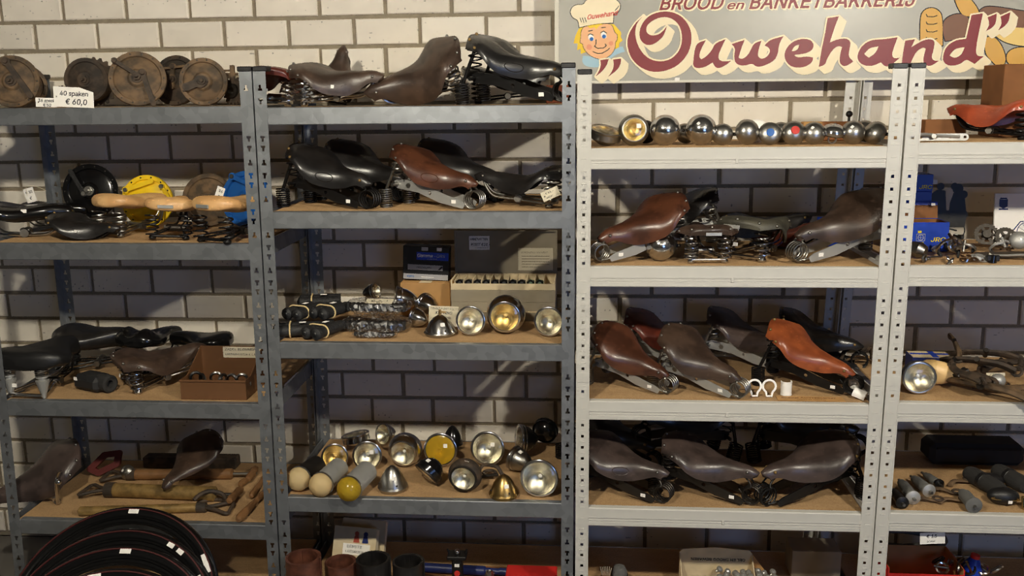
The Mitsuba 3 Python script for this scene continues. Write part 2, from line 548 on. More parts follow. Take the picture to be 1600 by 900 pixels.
def unit(label, galv, ftl, fbl, ftr, fbr, rtl, rbl, rtr, rbr, tops, xl_vis=True):
    """front and rear posts given by their outer edge at the top and at the floor (x, z of top)"""
    t = Thing('shelving_unit', label, 'shelving unit', 'steel shelving units along the brick wall')
    paint = 'zinc' if galv else 'white_paint'
    bh = .049 if galv else .058
    for (xt, zt), xb, side, rear in ((ftl, fbl, 1, 0), (ftr, fbr, -1, 0), (rtl, rbl, 1, 1), (rtr, rbr, -1, 1)):
        m = post(side, galv, zt, [(q - bh, q) for q in tops + [L5]], rear)
        m.vertices[:, 0] += xb + (xt - xb) * m.vertices[:, 2] / zt
        m.vertices[:, 1] += YR if rear else YF
        key = t.add('post', m, paint, False)
        w = .040
        c = bx((xt + side * w / 2, (YR - .018) if rear else (YF + .018), zt + .004), (w, .042, .014), .002)
        if not (not galv and rear):
            t.add('cap', c, 'black_plastic', False, key)
        if not galv and not rear:
            xs = xb + (xt - xb) * .5
            t.add('splice', bx((xs + side * .0195, YF - .0012, .862), (.037, .0016, .03), .0005), paint, False, key)
    for q in tops + [L5]:
        xl = fbl + (ftl[0] - fbl) * q / ftl[1] + .036
        xr = fbr + (ftr[0] - fbr) * q / ftr[1] - .036
        bm = t.add('beam', beam(xl, xr, q, galv, YF + .0006), paint, 20)
        if not galv:
            t.add('clip', bx(((xl + xr) / 2, YF - .0002, q - .036), (.008, .003, .014), .001), paint, False, bm)
        t.add('beam', bx(((xl + xr) / 2, YR - .003, q - bh / 2), (xr - xl, .004, bh), .001), paint, False)
        for e, (xt, zz), xb in ((xl - .028, rtl, rbl), (xr + .028, rtr, rbr)):
            rx = xb + (xt - xb) * q / zz + (.008 if e < xl else -.008)
            t.add('side_beam', prism([(e - .002, YF + .004), (e + .002, YF + .004), (rx + .002, YR - .004), (rx - .002, YR - .004)], bh, 'xy', q - bh / 2), paint, False)
        t.add('shelf_board', bx(((xl + xr) / 2, (YF + YR) / 2, q - .0045), (xr - xl + .016, YR - YF - .012, .007), .001), 'board', False)
    t.bake()
    return t


def zt(x, y, Y=YF):
    p = at(x, y, Y)
    return float(p[0]), float(p[2])


unit('grey galvanised shelving unit of drum brakes and black saddles, leftmost in the photo', True, (.232, 1.742), .200, (1.089, 1.742), 1.071, (.170, 1.741), .168, (1.083, 1.742), 1.064, B[1])
unit('grey galvanised shelving unit full of headlights, second from the left', True, (1.093, 1.742), 1.076, (1.992, 1.740), 1.988, (1.089, 1.742), 1.070, (1.99, 1.66), 1.985, B[2])
unit('white shelving unit of brown leather saddles below the painted sign', False, (1.997, 1.722), 1.995, (2.869, 1.727), 2.868, (1.995, 1.70), 1.99, (2.883, 1.700), 2.828, B[3])
unit('white shelving unit of blue boxes and loose parts at the right edge', False, (2.875, 1.727), 2.871, (3.74, 1.727), 3.74, (2.889, 1.700), 2.836, (3.74, 1.70), 3.72, B[4])
# ------------------------------------------------------------------ saddles
def sticker(t, c, n=(0, -1, 0), w=.016, h=.011, M=None, under=None, spin=0):
    m = moved(bx((0, 0, 0), (w, h, .0008), .0002), facing(n, spin), c)
    t.add('price_sticker', m if M is None else moved(m, M), 'white_card', False, under)


def hide(L=.268, W=.106, flap=.062, rear=.034, nose=.24, dip=.006, groove=0.0, n=2.5, th=.0045, hump=0.0):
    """the moulded top of a saddle: (mesh, function of t 0 rear to 1 nose and a -90..90 across)"""
    fw = PchipInterpolator([0, .06, .16, .27, .40, .55, .72, .88, 1], [.66, .86, 1, 1.0, .87, .62, nose + .13, nose + .02, nose * .72])
    fd = PchipInterpolator([0, .14, .32, .48, .63, .77, .90, 1], [rear, rear * 1.05, flap * .74, flap * .93, flap, flap * .84, flap * .52, flap * .36])
    fz = PchipInterpolator([0, .14, .42, .70, .90, 1], [.004 + hump * .5, .012 + hump, -dip, -dip * .2, .004, -.008])

    def surf(t, a, off=0.0):
        a = math.radians(a)
        w, d = float(fw(t)) * W, float(fd(t))
        s, c = math.sin(a), math.cos(a)
        y = w * math.copysign(abs(s) ** (2 / n), s)
        z = float(fz(t)) + d * (max(c, 0) ** (2 / n) - 1) - groove * math.exp(-(y / .013) ** 2) * math.exp(-((t - .4) / .22) ** 2)
        x = -.45 * L + L * t - .030 * (1 - min(1, (y / (W * .8))) ** 2) * (1 - t) ** 5 + .016 * (1 - (y / w) ** 2) * t ** 10
        return np.array([x, y * (1 + off * 3), z + off])
    A = np.linspace(-90, 90, 25)
    T = np.linspace(0, 1, 27)
    G = np.array([[surf(t, a) for a in A] for t in T])
    ca = np.cos(np.radians(A))[:, None] ** .6
    pre = [G[0] + np.array([.003 * k, 0, -.011 * k]) * ca for k in (2, 1)]
    post_ = [G[-1] + np.array([-.002 * k, 0, -.007 * k]) * ca for k in (1, 2)]
    G = np.concatenate([np.array(pre), G, np.array(post_)])
    G += ((meshkit.fbm(G * 18, 3, int(L * 1e4 + flap * 1e4)) - .5) * .008)[..., None] * [0, 0.4, 1]
    return shell(G, th), surf


def padded(L=.265, W=.10, top=.026, bot=.024, nose=.24, hump=0.0, dip=.004, groove=0.0, **_):
    """a thick padded top, closed all round: (mesh, function of t and of the angle from the crown)"""
    fw = PchipInterpolator([0, .015, .06, .16, .28, .42, .58, .74, .90, .975, 1], [.0, .42, .80, .99, 1, .84, .56, .36, .27, .20, 0])
    fz = PchipInterpolator([0, .15, .42, .75, 1], [.0, .006, -dip, .002, -.006])
    fe = lambda t: min(1.0, (1 - (2 * t - 1) ** 16) + .02) ** .5

    def surf(t, a, off=0.0):
        a = math.radians(a)
        w, e = max(float(fw(t)) * W, 1e-4), fe(t)
        s, c = math.sin(a), math.cos(a)
        y = w * math.copysign(abs(s) ** .75, s)
        z = float(fz(t)) + (top if c > 0 else bot) * e * math.copysign(abs(c) ** .75, c)
        if c > 0:
            z += hump * math.exp(-((abs(y) - .045) / .026) ** 2) * math.exp(-((t - .2) / .16) ** 2) - groove * math.exp(-(y / .014) ** 2) * math.exp(-((t - .4) / .2) ** 2)
        return np.array([-.45 * L + L * t - .010 * (1 - min(1, y / W) ** 2) * (1 - t) ** 6, y, z + off])
    T, A = np.r_[0, .015, .04, np.linspace(.08, .92, 22), .955, .98, 1], np.linspace(-180, 180, 33)[:-1]
    G = np.array([[surf(t, a) for a in A] for t in T])
    n, m = G.shape[:2]
    f = []
    for i in range(n - 1):
        for j in range(m):
            a, b = i * m + j, i * m + (j + 1) % m
            f += [[a, b, b + m], [a, b + m, a + m]]
    return fix(TM(G.reshape(-1, 3), np.array(f), process=True)), surf


def saddle(label, kind, leather, metal='steel', cx=0, cy=0, z=0, yaw=0, pitch=0, roll=0, sc=1.0, Y=None, tilt=20, tag=True, badge=False, plate=False, group=None, pad=False, **kw):
    t = Thing('bicycle_saddle', label, 'saddle', group or 'bicycle saddles on the shelves')
    top, surf = padded(**kw) if pad else hide(**kw)
    h = {'truss': .142, 'spring': .112, 'cone': .112, 'plain': .075, 'top': .062}[kind]
    th = tilt if kind == 'truss' else {'spring': 3, 'cone': 2, 'plain': 2, 'top': 0}[kind]
    M, o = rotm(0, th, 0), np.array([.014 if kind == 'truss' else 0, 0, h])
    s = lambda u, a, off=0.0: M @ surf(u, a, off) + o
    lk = t.add('seat_leather' if not leather.startswith('black_') else 'seat_cover', moved(top, M, o), leather, 60)
    for u, a in ((.02, -50), (.02, 0), (.02, 50), (.93, -62), (.93, 62), (.10, -80), (.10, 80)):
        if leather.startswith('leather') and not pad:
            q = s(u, a, .0012)
            t.add('rivet', ball(q, .0048, 1, (1, 1, 1)), 'steel' if metal != 'black_steel' else 'old_brass', True, lk)
    if badge:
        for g in (-1, 1):
            ring = [s(.55 + .085 * math.cos(v), g * (66 + 13 * math.sin(v)), .0006) for v in np.linspace(0, 2 * np.pi, 20)[:-1]]
            t.add('embossed_oval', tube(ring, .0012, 4, closed=True), leather, 40, lk)
    if plate:
        a, b = s(.0 if not pad else .02, -22), s(.0 if not pad else .02, 22)
        t.add('name_plate', bx((a + b) / 2 + (np.array([-.008, 0, -.018]) if pad else np.array([-.026, 0, -.014])), (.003, .052, .011), .0008), 'alu', False, lk, label='bright metal name plate')
    if kind == 'truss':
        for g in (-1, 1):
            y = g * .064
            r = s(.08, g * 70)
            t.add('coil_spring', cat(helix((-.140, y, 0), .020, .020, .003, .058, 8, .0027), lathe([(0, .0), (.019, 0), (.019, .004), (0, .004)], 12).apply_translation((-.140, y, 0))), metal, 40)
            t.add('coil_spring', helix((r[0] - .010, y, 0), .013, .023, .092, r[2] - .004, 4, .0024), metal, 40, label='loose upper coil spring')
            t.add('plunger', rod((-.140, y, .05), (r[0] - .010, y, r[2] - .01), .0055), metal)
            pts = [(-.120, .080), (-.104, .086), (-.03, .076), (.055, .046), (.120, .026), (.134, .017), (.128, .007), (.045, .022), (-.03, .050), (-.114, .062)]
            lv = t.add('lever_plate', prism(Polygon(pts).buffer(.003).difference(Point(.01, .048).buffer(.006)), .0035, 'xz', g * .036), 'alu' if metal == 'steel' else metal, False)
            t.add('bolt', lathe([(0, .003), (.007, .003), (.009, 0), (0, 0)], 6).apply_transform(trimesh.transformations.rotation_matrix(-g * -math.pi / 2, (1, 0, 0))).apply_translation((-.07, g * .039, .068)), metal, False, lv)
            if tag and g < 0:
                sticker(t, (.098, -.0385, .024), under=lv)
            if tag and g > 0:
                sticker(t, (.098, .0385, .024), (0, 1, 0), under=lv)
        t.add('cross_bar', rod((-.112, -.066, .072), (-.112, .066, .072), .006), metal)
        e = s(.93, 0)
        loops = [(.152 + .0270 * math.cos(v), y, .0296 + .0270 * math.sin(v)) for v, y in zip(np.linspace(math.pi * .55, math.pi * .55 + 8 * math.pi, 61), np.linspace(-.022, .022, 61))]
        t.add('nose_coil', tube(loops, .0026, 6), metal, 40)
        for g in (-1, 1):
            t.add('wire', tube(spline([loops[0 if g < 0 else -1], (.150, g * .018, .058), (e[0] - .03, g * .012, e[2] - .020)], 10), .003, 6), metal, 40)
            t.add('wire', tube(spline([(.150, g * .012, .004), (.12, g * .022, .012), (.10, g * .032, .026)], 8), .003, 6), metal, 40)
    elif kind in ('spring', 'cone'):
        for g in (-1, 1):
            r = s(.06, g * 62)
            x, y = r[0] + .014, g * .056
            if kind == 'spring':
                t.add('coil_spring', helix((x, y, 0), .021, .0215, .012, h - .026, 4.5, .0030), metal, 40)
                t.add('spring_foot', lathe([(0, 0), (.010, 0), (.013, .006), (.009, .014), (0, .014)], 12).apply_translation((x, y, 0)), metal)
            else:
                t.add('spring_cone', lathe([(0, 0), (.005, .002), (.007, .010), (.019, .052), (.0195, .058), (.012, .06), (.012, .066), (.018, .067), (.018, .072), (.006, .074), (0, .074)], 20).apply_translation((x, y, 0)), 'alu', 30, label='tapered aluminium spring cone')
                t.add('coil_spring', helix((x, y, 0), .017, .018, .072, h - .02, 3, .0026), metal, 40)
            rail = spline([(x, y, .012), (x + .03, y * .85, .014), (.02, g * .022, .022), (.09, g * .018, .030), s(.92, g * 8) - np.array([0, 0, .022])], 18)
            t.add('rail', tube(rail, .0034, 6), metal, 40)
            t.add('rail', tube(rail + np.array([0, -g * .007, .010]), .003, 6), metal, 40)
        t.add('cross_bar', rod((-.10, -.056, .012), (-.10, .056, .012), .005), metal)
        ck = t.add('clamp', cat(rod((.012, -.034, .026), (.012, .034, .026), .013, 12), rod((.012, -.042, .026), (.012, .042, .026), .006, 8)), metal if metal != 'black_steel' else 'dark_steel', False)
        for g in (-1, 1):
            t.add('nut', lathe([(0, 0), (.011, 0), (.011, .006), (0, .006)], 6).apply_transform(trimesh.transformations.rotation_matrix(math.pi / 2, (1, 0, 0))).apply_translation((.012, g * .040 + .003, .026)), 'steel', False, ck)
        if tag:
            sticker(t, (-.128, .012, .050) if yaw % 360 < 180 else s(.5, -74, .003), (-1, 0, .2) if yaw % 360 < 180 else (0, -1, .25))
    elif kind in ('plain',):
        for g in (-1, 1):
            t.add('rail', tube(spline([s(.05, g * 30) - np.array([0, 0, .03]), (-.06, g * .022, .012), (.05, g * .020, .006), s(.92, g * 6) - np.array([0, 0, .02])], 18), .0036, 6), metal, 40)
        t.add('clamp', cat(rod((0, -.030, .014), (0, .030, .014), .013, 12), bx((0, 0, .014), (.03, .03, .026), .003)), 'steel', False)
        if tag:
            sticker(t, s(.5, -70, .003), (0, -1, .3))
    elif kind == 'top':
        for g in (-1, 1):
            t.add('rail', tube(spline([s(.05, g * 30) - np.array([0, 0, .025]), (.0, g * .022, .008), s(.92, g * 6) - np.array([0, 0, .012])], 12), .0034, 6), metal, 40)
        if tag:
            sticker(t, s(.5, -70, .003), (0, -1, .3))
    t.rest(cx, cy, z, rotm(yaw, pitch, roll), sc, Y)
    return t


LB, LD, LBR, LO, LX, LT = 'leather_black', 'leather_dark', 'leather_brown', 'leather_orange', 'leather_oxblood', 'leather_tan'
b1, b2, b3, b4 = B[1], B[2], B[3], B[4]
# second shelf of the headlight unit
saddle('black leather saddle on black lever springs at the left end of its shelf', 'truss', LB, 'black_steel', 518, 276, b2[1], -24, sc=.95, Y=-.44, badge=True, W=.104, flap=.066)
saddle('reddish brown saddle with steel lever and coil springs between two black saddles', 'truss', LBR, 'steel', 678, 278, b2[1], -24, sc=.93, Y=-.46, badge=True, W=.104, flap=.066)
saddle('black saddle standing behind the black lever saddle on the second headlight unit shelf', 'truss', LB, 'black_steel', 572, 268, b2[1], -28, sc=.96, Y=-.26, tag=False)
saddle('black saddle half hidden behind the reddish brown lever saddle', 'truss', LB, 'black_steel', 716, 270, b2[1], -28, sc=.96, Y=-.26, tag=False)
saddle('low black riveted saddle with a hanging price tag beside a grey post', 'spring', LB, 'steel', 815, 294, b2[1], 172, 0, 0, .92, Y=-.46, tag=False, flap=.058, dip=.016)
# top shelf of the headlight unit
saddle('small red brown saddle seen from behind at the left end of the top shelf', 'spring', LX, 'chrome', 438, 140, b2[0], 96, 0, 4, .86, Y=-.40, W=.10)
saddle('worn brown saddle with chrome coil springs, nose to the right, on the top shelf', 'spring', LD, 'chrome', 530, 140, b2[0], -6, 2, 8, .90, Y=-.47, flap=.07)
saddle('short dark saddle tipped upright against the brick wall', 'spring', LD, 'dark_steel', 520, 108, b2[0], 60, -62, 20, .72, Y=-.24, tag=False, L=.22)
saddle('black saddle nose with a sticker behind the large brown saddle', 'plain', LB, 'steel', 636, 136, b2[0], 176, 0, 0, .85, Y=-.22)
saddle('large plain brown saddle tipped nose down with chrome spring at its right', 'spring', LD, 'chrome', 650, 130, b2[0], 190, 24, -26, 1.0, Y=-.45, flap=.085, W=.11, dip=.012)
saddle('large glossy dark saddle raised high on black springs at the right of the top shelf', 'truss', LB, 'black_steel', 806, 112, b2[0], -22, 0, 4, 1.0, Y=-.45, badge=True, groove=.010, flap=.06, tilt=19)
saddle('flat black saddle lying behind the large glossy one on the top shelf', 'spring', LB, 'black_steel', 790, 144, b2[0], 6, 0, 0, .9, Y=-.20, tag=False)
# second shelf, left unit
saddle('black saddle cut by the left edge, on a chrome clamp', 'plain', 'black_gloss', 'chrome', 36, 352, b1[1], 20, 0, 0, 1.0, Y=-.47, W=.10, pad=True)
saddle('glossy black saddle lying between the cut black saddle and the matt black one', 'plain', 'black_gloss', 'steel', 84, 342, b1[1], 12, 0, 0, .8, Y=-.26, pad=True)
saddle('matt black saddle lying flat in front of the black hub drum', 'plain', LB, 'black_steel', 138, 354, b1[1], -10, 5, 0, .76, Y=-.49)
saddle('tan saddle on steel coil springs in front of the yellow brake drum', 'spring', LT, 'steel', 200, 345, b1[1], 62, 0, 0, .90, Y=-.38, tag=False, plate=False, pad=True, W=.086, top=.024, bot=.022)
saddle('tan saddle with a name plate between two other tan saddles', 'spring', LT, 'black_steel', 281, 344, b1[1], 100, 0, 3, .86, Y=-.45, tag=False, plate=True, pad=True, W=.086, top=.024, bot=.022)
saddle('tan saddle with a name plate beside the grey post, in front of the blue hub', 'spring', LT, 'black_steel', 357, 342, b1[1], 66, 0, 0, .94, Y=-.50, tag=False, plate=True, pad=True, W=.086, top=.024, bot=.022)
# third shelf, left unit
saddle('wide black saddle seen from behind on two tapered aluminium spring cones', 'cone', 'black_plastic', 'chrome', 72, 582, b1[2], 84, 0, 0, 1.02, Y=-.47, W=.122, pad=True, top=.034, bot=.030)
saddle('black textured saddle behind the one with spring cones', 'spring', LB, 'black_steel', 150, 556, b1[2], 12, 0, 0, 1.0, Y=-.26, tag=False, pad=True, top=.03, bot=.035)
saddle('glossy black double humped saddle in the middle of the third shelf', 'spring', 'black_gloss', 'black_steel', 232, 550, b1[2], 70, 0, 0, .92, Y=-.22, tag=False, pad=True, hump=.022, groove=.008, W=.088)
saddle('glossy black saddle with grey trim and upturned tail at the wall', 'spring', 'black_gloss', 'steel', 312, 556, b1[2], 168, -4, 0, .84, Y=-.24, pad=True, W=.085, bot=.03)
saddle('dusty dark brown saddle on chrome coil springs left of the brown box', 'spring', LD, 'chrome', 244, 592, b1[2], 40, -3, 4, .95, Y=-.44, flap=.06)
saddle('dark saddle nose sticking up behind the brown parts box', 'plain', LD, 'black_steel', 380, 556, b1[2], 165, 12, 0, .95, Y=-.26, tag=False)
# fourth shelf, left unit
saddle('slate grey saddle leaning nose down at the left end of the pump shelf', 'plain', 'leather_plum', 'chrome', 66, 752, b1[3], 208, 24, -22, 1.06, Y=-.43, tag=False, W=.095)
saddle('worn brown saddle lying on the brass pumps', 'top', 'leather_dark', 'dark_steel', 308, 748, b1[3] + .048, -114, 27, 0, .92, Y=-.36, tag=False, W=.10, L=.235, flap=.03, rear=.026)
# white unit, second shelf
saddle('reddish brown saddle, nose down to the left, beside the chrome ball bell', 'truss', LBR, 'steel', 1006, 362, b3[1], 206, 0, -4, .93, Y=-.45, W=.112, flap=.072, tilt=22)
saddle('black saddle on coil springs behind the reddish brown one by the ball bell', 'truss', LB, 'steel', 1056, 350, b3[1], 190, 0, 0, .95, Y=-.22, tag=False)
saddle('dark saddle seen from behind with chrome name plate and two coil springs', 'spring', LD, 'chrome', 1100, 386, b3[1], 95, 0, 0, .86, Y=-.46, plate=True, tag=False, rear=.026, flap=.04)
saddle('dull olive saddle seen from behind on bright coil springs', 'spring', 'leather_olive', 'chrome', 1182, 378, b3[1], 50, 0, 0, .98, Y=-.42, plate=True, rear=.026)
saddle('black saddle lying at the wall behind the dull olive saddle', 'plain', LB, 'black_steel', 1200, 356, b3[1] + .02, 8, -4, 0, .92, Y=-.18, tag=False)
saddle('small red brown saddle with a sticker behind the big dark brown one', 'plain', LX, 'black_steel', 1230, 362, b3[1], 172, 6, 0, .74, Y=-.25)
saddle('big dark brown saddle, nose down to the left, beside the blue boxes', 'truss', 'leather_dark', 'steel', 1314, 360, b3[1], 204, 0, -4, 1.0, Y=-.45, W=.108, flap=.068, tilt=21)
# white unit, third shelf
G3 = None
saddle('orange brown saddle at the left end of the white unit third shelf', 'truss', LBR, 'steel', 982, 565, b3[2], -34, 0, 6, .86, W=.106, flap=.062, tilt=27, Y=-.44)
saddle('dark brown saddle with nose coil in the middle of the white unit third shelf', 'truss', LD, 'steel', 1088, 570, b3[2], -34, 0, 6, .88, W=.112, flap=.066, tilt=27, Y=-.47)
saddle('bright orange leather saddle on black springs behind the white plastic pieces', 'truss', LO, 'black_steel', 1256, 562, b3[2], -32, 0, 5, .92, W=.098, flap=.056, tilt=26, Y=-.42)
saddle('dark red saddle tucked behind the orange brown one', 'truss', LX, 'steel', 1032, 540, b3[2], -20, 0, 0, .92, Y=-.20, tag=True)
saddle('slate black saddle tucked behind the dark brown one', 'truss', 'leather_plum', 'steel', 1160, 548, b3[2], -20, 0, 0, .94, Y=-.19, tag=False)
saddle('black saddle at the wall behind the bright orange saddle', 'truss', LB, 'black_steel', 1272, 545, b3[2], -16, 0, 0, .92, Y=-.18, tag=False)
# white unit, fourth shelf
saddle('dark saddle with nose coil cut by the white post on the fourth shelf', 'truss', 'leather_plum', 'dark_steel', 966, 738, b3[3], -26, 0, 2, .96, Y=-.46, tilt=13, badge=True)
saddle('slate brown saddle with a coil at its nose in the middle of the fourth shelf', 'truss', 'leather_plum', 'dark_steel', 1098, 742, b3[3], -24, 0, 2, .98, Y=-.46, tilt=12, W=.10)
saddle('dark fourth shelf saddle with its nose pointing to the left', 'truss', 'leather_plum', 'black_steel', 1264, 738, b3[3], 205, 0, -2, 1.04, Y=-.46, tilt=13, W=.10, tag=False)
saddle('black saddle in the shade behind the first dark saddle of the fourth shelf', 'truss', LB, 'black_steel', 950, 712, b3[3], -24, 0, 0, 1.02, Y=-.21, tag=False)
saddle('tall black saddle in the shade behind the slate brown saddle', 'truss', LB, 'black_steel', 1070, 700, b3[3], 200, -14, 0, 1.08, Y=-.19, tag=False)
saddle('tall black saddle in the shade behind the saddle with nose to the left', 'truss', LB, 'black_steel', 1252, 700, b3[3], -24, -10, 0, 1.10, Y=-.19, tag=False)
saddle('bright red leather saddle on black springs beside the tall cardboard box', 'spring', 'leather_red', 'black_steel', 1566, 194, b4[0], 140, 0, 0, .88, Y=-.40, tag=False, flap=.07)
# ------------------------------------------------------------------ lamps and bells
def headlight(label, cx, cy, z, d, r=.05, deep=1.0, body='chrome', lens='lens', rim='chrome', shape='bullet', Y=None, tag=None, bracket=False, group='old bicycle headlights', spin=0, visor=False, vent=False):
    t = Thing('headlight', label, 'headlight', group)
    D = r * deep
    if shape == 'bullet':
        pr = [(0, -1.45 * D), (.10 * r, -1.44 * D), (.34 * r, -1.30 * D), (.62 * r, -1.0 * D), (.84 * r, -.62 * D), (.94 * r, -.25 * D), (.97 * r, 0), (.93 * r, .0), (.88 * r, -.3 * D), (.5 * r, -.9 * D), (0, -1.2 * D)]
    elif shape == 'round':
        pr = [(0, -1.0 * D), (.45 * r, -.92 * D), (.78 * r, -.68 * D), (.97 * r, -.32 * D), (1.03 * r, -.02), (1.0 * r, 0), (.94 * r, 0), (.9 * r, -.3 * D), (.5 * r, -.8 * D), (0, -.9 * D)]
    elif shape == 'ball':
        pr = [(0, -1.75 * D), (.5 * r, -1.68 * D), (.95 * r, -1.42 * D), (1.22 * r, -1.0 * D), (1.30 * r, -.62 * D), (1.24 * r, -.25 * D), (1.06 * r, 0), (.96 * r, 0), (.9 * r, -.3 * D), (.5 * r, -.9 * D), (0, -1.2 * D)]
    else:
        pr = [(0, -1.15 * D), (.6 * r, -1.15 * D), (.72 * r, -1.08 * D), (.82 * r, -.6 * D), (.90 * r, -.1), (.94 * r, 0), (.88 * r, 0), (.7 * r, -.5 * D), (0, -.8 * D)]
    bk = t.add('housing', lathe(pr, 28), body, 40)
    t.add('rim', lathe([(.90 * r, -.02 * r), (1.02 * r, -.06 * r), (1.06 * r, .0), (1.05 * r, .08 * r), (.98 * r, .12 * r), (.92 * r, .10 * r), (.90 * r, -.02 * r)], 32), rim, 50)
    if lens == 'lens_ball':
        t.add('lens', lathe([(.93 * r, 0), (1.02 * r, .25 * r), (1.0 * r, .6 * r), (.78 * r, .98 * r), (.4 * r, 1.22 * r), (0, 1.28 * r)], 24, True), 'lens_milk', 60)
    elif lens:
        t.add('reflector', lathe([(.10 * r, -.52 * r), (.30 * r, -.48 * r), (.55 * r, -.36 * r), (.78 * r, -.16 * r), (.91 * r, .02 * r)], 24, True), 'reflector', 60)
        t.add('bulb', ball((0, 0, -.34 * r), .13 * r, 1), 'pvc', True)
        flute = []
        L = lathe([(.93 * r, .07 * r), (.8 * r, .13 * r), (.55 * r, .19 * r), (.3 * r, .225 * r), (0, .235 * r)], 36, True)
        L.vertices[:, 2] += np.where(np.hypot(L.vertices[:, 0], L.vertices[:, 1]) < .9 * r, .012 * r * np.sin(L.vertices[:, 0] / r * 26), 0)
        t.add('lens', L, lens, 50)
        t.add('lens_boss', lathe([(.16 * r, .22 * r), (.13 * r, .27 * r), (.06 * r, .25 * r), (0, .24 * r)], 14, True), lens, 50)
    if shape == 'bullet' and lens != 'lens_ball':
        t.add('seam_band', lathe([(.955 * r, -.30 * D), (.985 * r, -.28 * D), (.99 * r, -.20 * D), (.965 * r, -.18 * D)], 28), rim, 40, bk)
    if bracket:
        t.add('bracket', cat(bx((0, -1.02 * r, -.45 * D), (.018, .022, .003), .0006), bx((0, -1.25 * r, -.45 * D), (.016, .012, .016), .002), rod((-.016, -1.25 * r, -.45 * D), (.016, -1.25 * r, -.45 * D), .004)), 'steel', False)
    if visor:
        t.add('switch_knob', lathe([(0, 0), (.16 * r, 0), (.15 * r, .14 * r), (.05 * r, .2 * r), (0, .2 * r)], 12).apply_transform(trimesh.transformations.rotation_matrix(-math.pi / 2, (1, 0, 0))).apply_translation((0, .86 * r, -.5 * D)), 'black_plastic')
    if tag == 'lens':
        sticker(t, (.35 * r, .3 * r, .24 * r), (.15, .12, 1), .013, .013)
    elif tag == 'top':
        sticker(t, (.22 * r, .86 * r if shape != 'ball' else 1.2 * r, -.55 * D), (.2, 1, -.35), .014, .012)
    elif tag == 'side':
        sticker(t, (-.72 * r, .45 * r, -.7 * D), (-.8, .5, -.5), .014, .012)
    t.rest(cx, cy, z, facing(d, spin), 1.0, Y)
    return t


def dome_lamp(label, cx, cy, z, r, h, mat, d=(0, 0, 1), Y=None, tag=True, stem=False, group=None):
    """a lamp or bell lying on its rim: d is where its top points"""
    t = Thing('headlight', label, 'headlight', group or 'old bicycle headlights')
    hk = t.add('housing', lathe([(0, h), (.16 * r, .985 * h), (.42 * r, .86 * h), (.70 * r, .60 * h), (.90 * r, .30 * h), (.95 * r, .20 * h), (.90 * r, .18 * h), (.6 * r, .5 * h), (0, .8 * h)], 30), mat, 40)
    t.add('rim', lathe([(.9 * r, 0), (1.0 * r, .01), (1.03 * r, .14 * h), (.97 * r, .22 * h), (.9 * r, .2 * h), (.9 * r, 0)], 30), 'chrome_dull' if mat != 'brass' else 'brass', 40)
    t.add('lens', lathe([(0, .05 * h), (.9 * r, .03 * h), (.9 * r, .08 * h), (0, .09 * h)], 20), 'lens', 30)
    for a in (200, 300):
        x, y = .88 * r * math.cos(math.radians(a)), .88 * r * math.sin(math.radians(a))
        t.add('screw', ball((x, y, .33 * h), .0032, 1), 'dark_steel', True, hk)
    if tag:
        sticker(t, (.25 * r, -.66 * r, .62 * h), (.3, -.85, .55), .014, .012)
    if stem:
        t.add('stem', cat(rod((0, 0, h * .97), (0, 0, h * 1.25), .004), rod((.002, 0, h * 1.14), (.018, 0, h * 1.12), .003)), 'old_brass')
    t.rest(cx, cy, z, facing(d) if d != (0, 0, 1) else np.eye(3), 1, Y)


def bell(label, cx, cy, z, d, r=.03, mat='chrome', Y=None, cap=None, flat=.75, tag=False, group='bicycle bells on the white shelf'):
    t = Thing('bicycle_bell', label, 'bell', group)
    pr = [(0, flat * r)] + [(r * math.sin(a), flat * r * math.cos(a)) for a in np.linspace(.15, 1.45, 9)] + [(r, .0), (1.02 * r, -.05 * r), (.97 * r, -.06 * r), (.9 * r, .1 * r), (0, .5 * r)]
    t.add('dome', lathe(pr, 26), mat, 40)
    t.add('base', lathe([(0, -.05 * r), (.94 * r, -.05 * r), (.93 * r, -.28 * r), (.7 * r, -.42 * r), (0, -.44 * r)], 20), 'chrome_dull', 30)
    t.add('lever', cat(bx((.95 * r, 0, -.25 * r), (.022, .010, .003), .001), ball((.95 * r + .012, 0, -.25 * r), .005, 1)), 'dark_steel', False)
    t.add('clamp', tube([(.011 * math.cos(a), .0, -.44 * r - .009 + .011 * math.sin(a)) for a in np.linspace(0, 2 * np.pi, 12)[:-1]], .003, 5, closed=True), 'steel')
    if cap:
        ck = t.add('badge', lathe([(.36 * r, flat * r * .93), (.34 * r, flat * r * 1.03), (0, flat * r * 1.06)], 16), cap, 30, label={'red_print': 'red badge', 'blue_paint': 'blue badge', 'pvc': 'white badge'}.get(cap))
    else:
        t.add('nut', lathe([(.12 * r, flat * r * .95), (.12 * r, flat * r * 1.08), (0, flat * r * 1.1)], 8), 'chrome_dull', 30)
    if tag:
        sticker(t, (-.3 * r, .3 * r, flat * r * .93), (-.35, .35, 1), .009, .008)
    t.rest(cx, cy, z, facing(d), 1, Y)


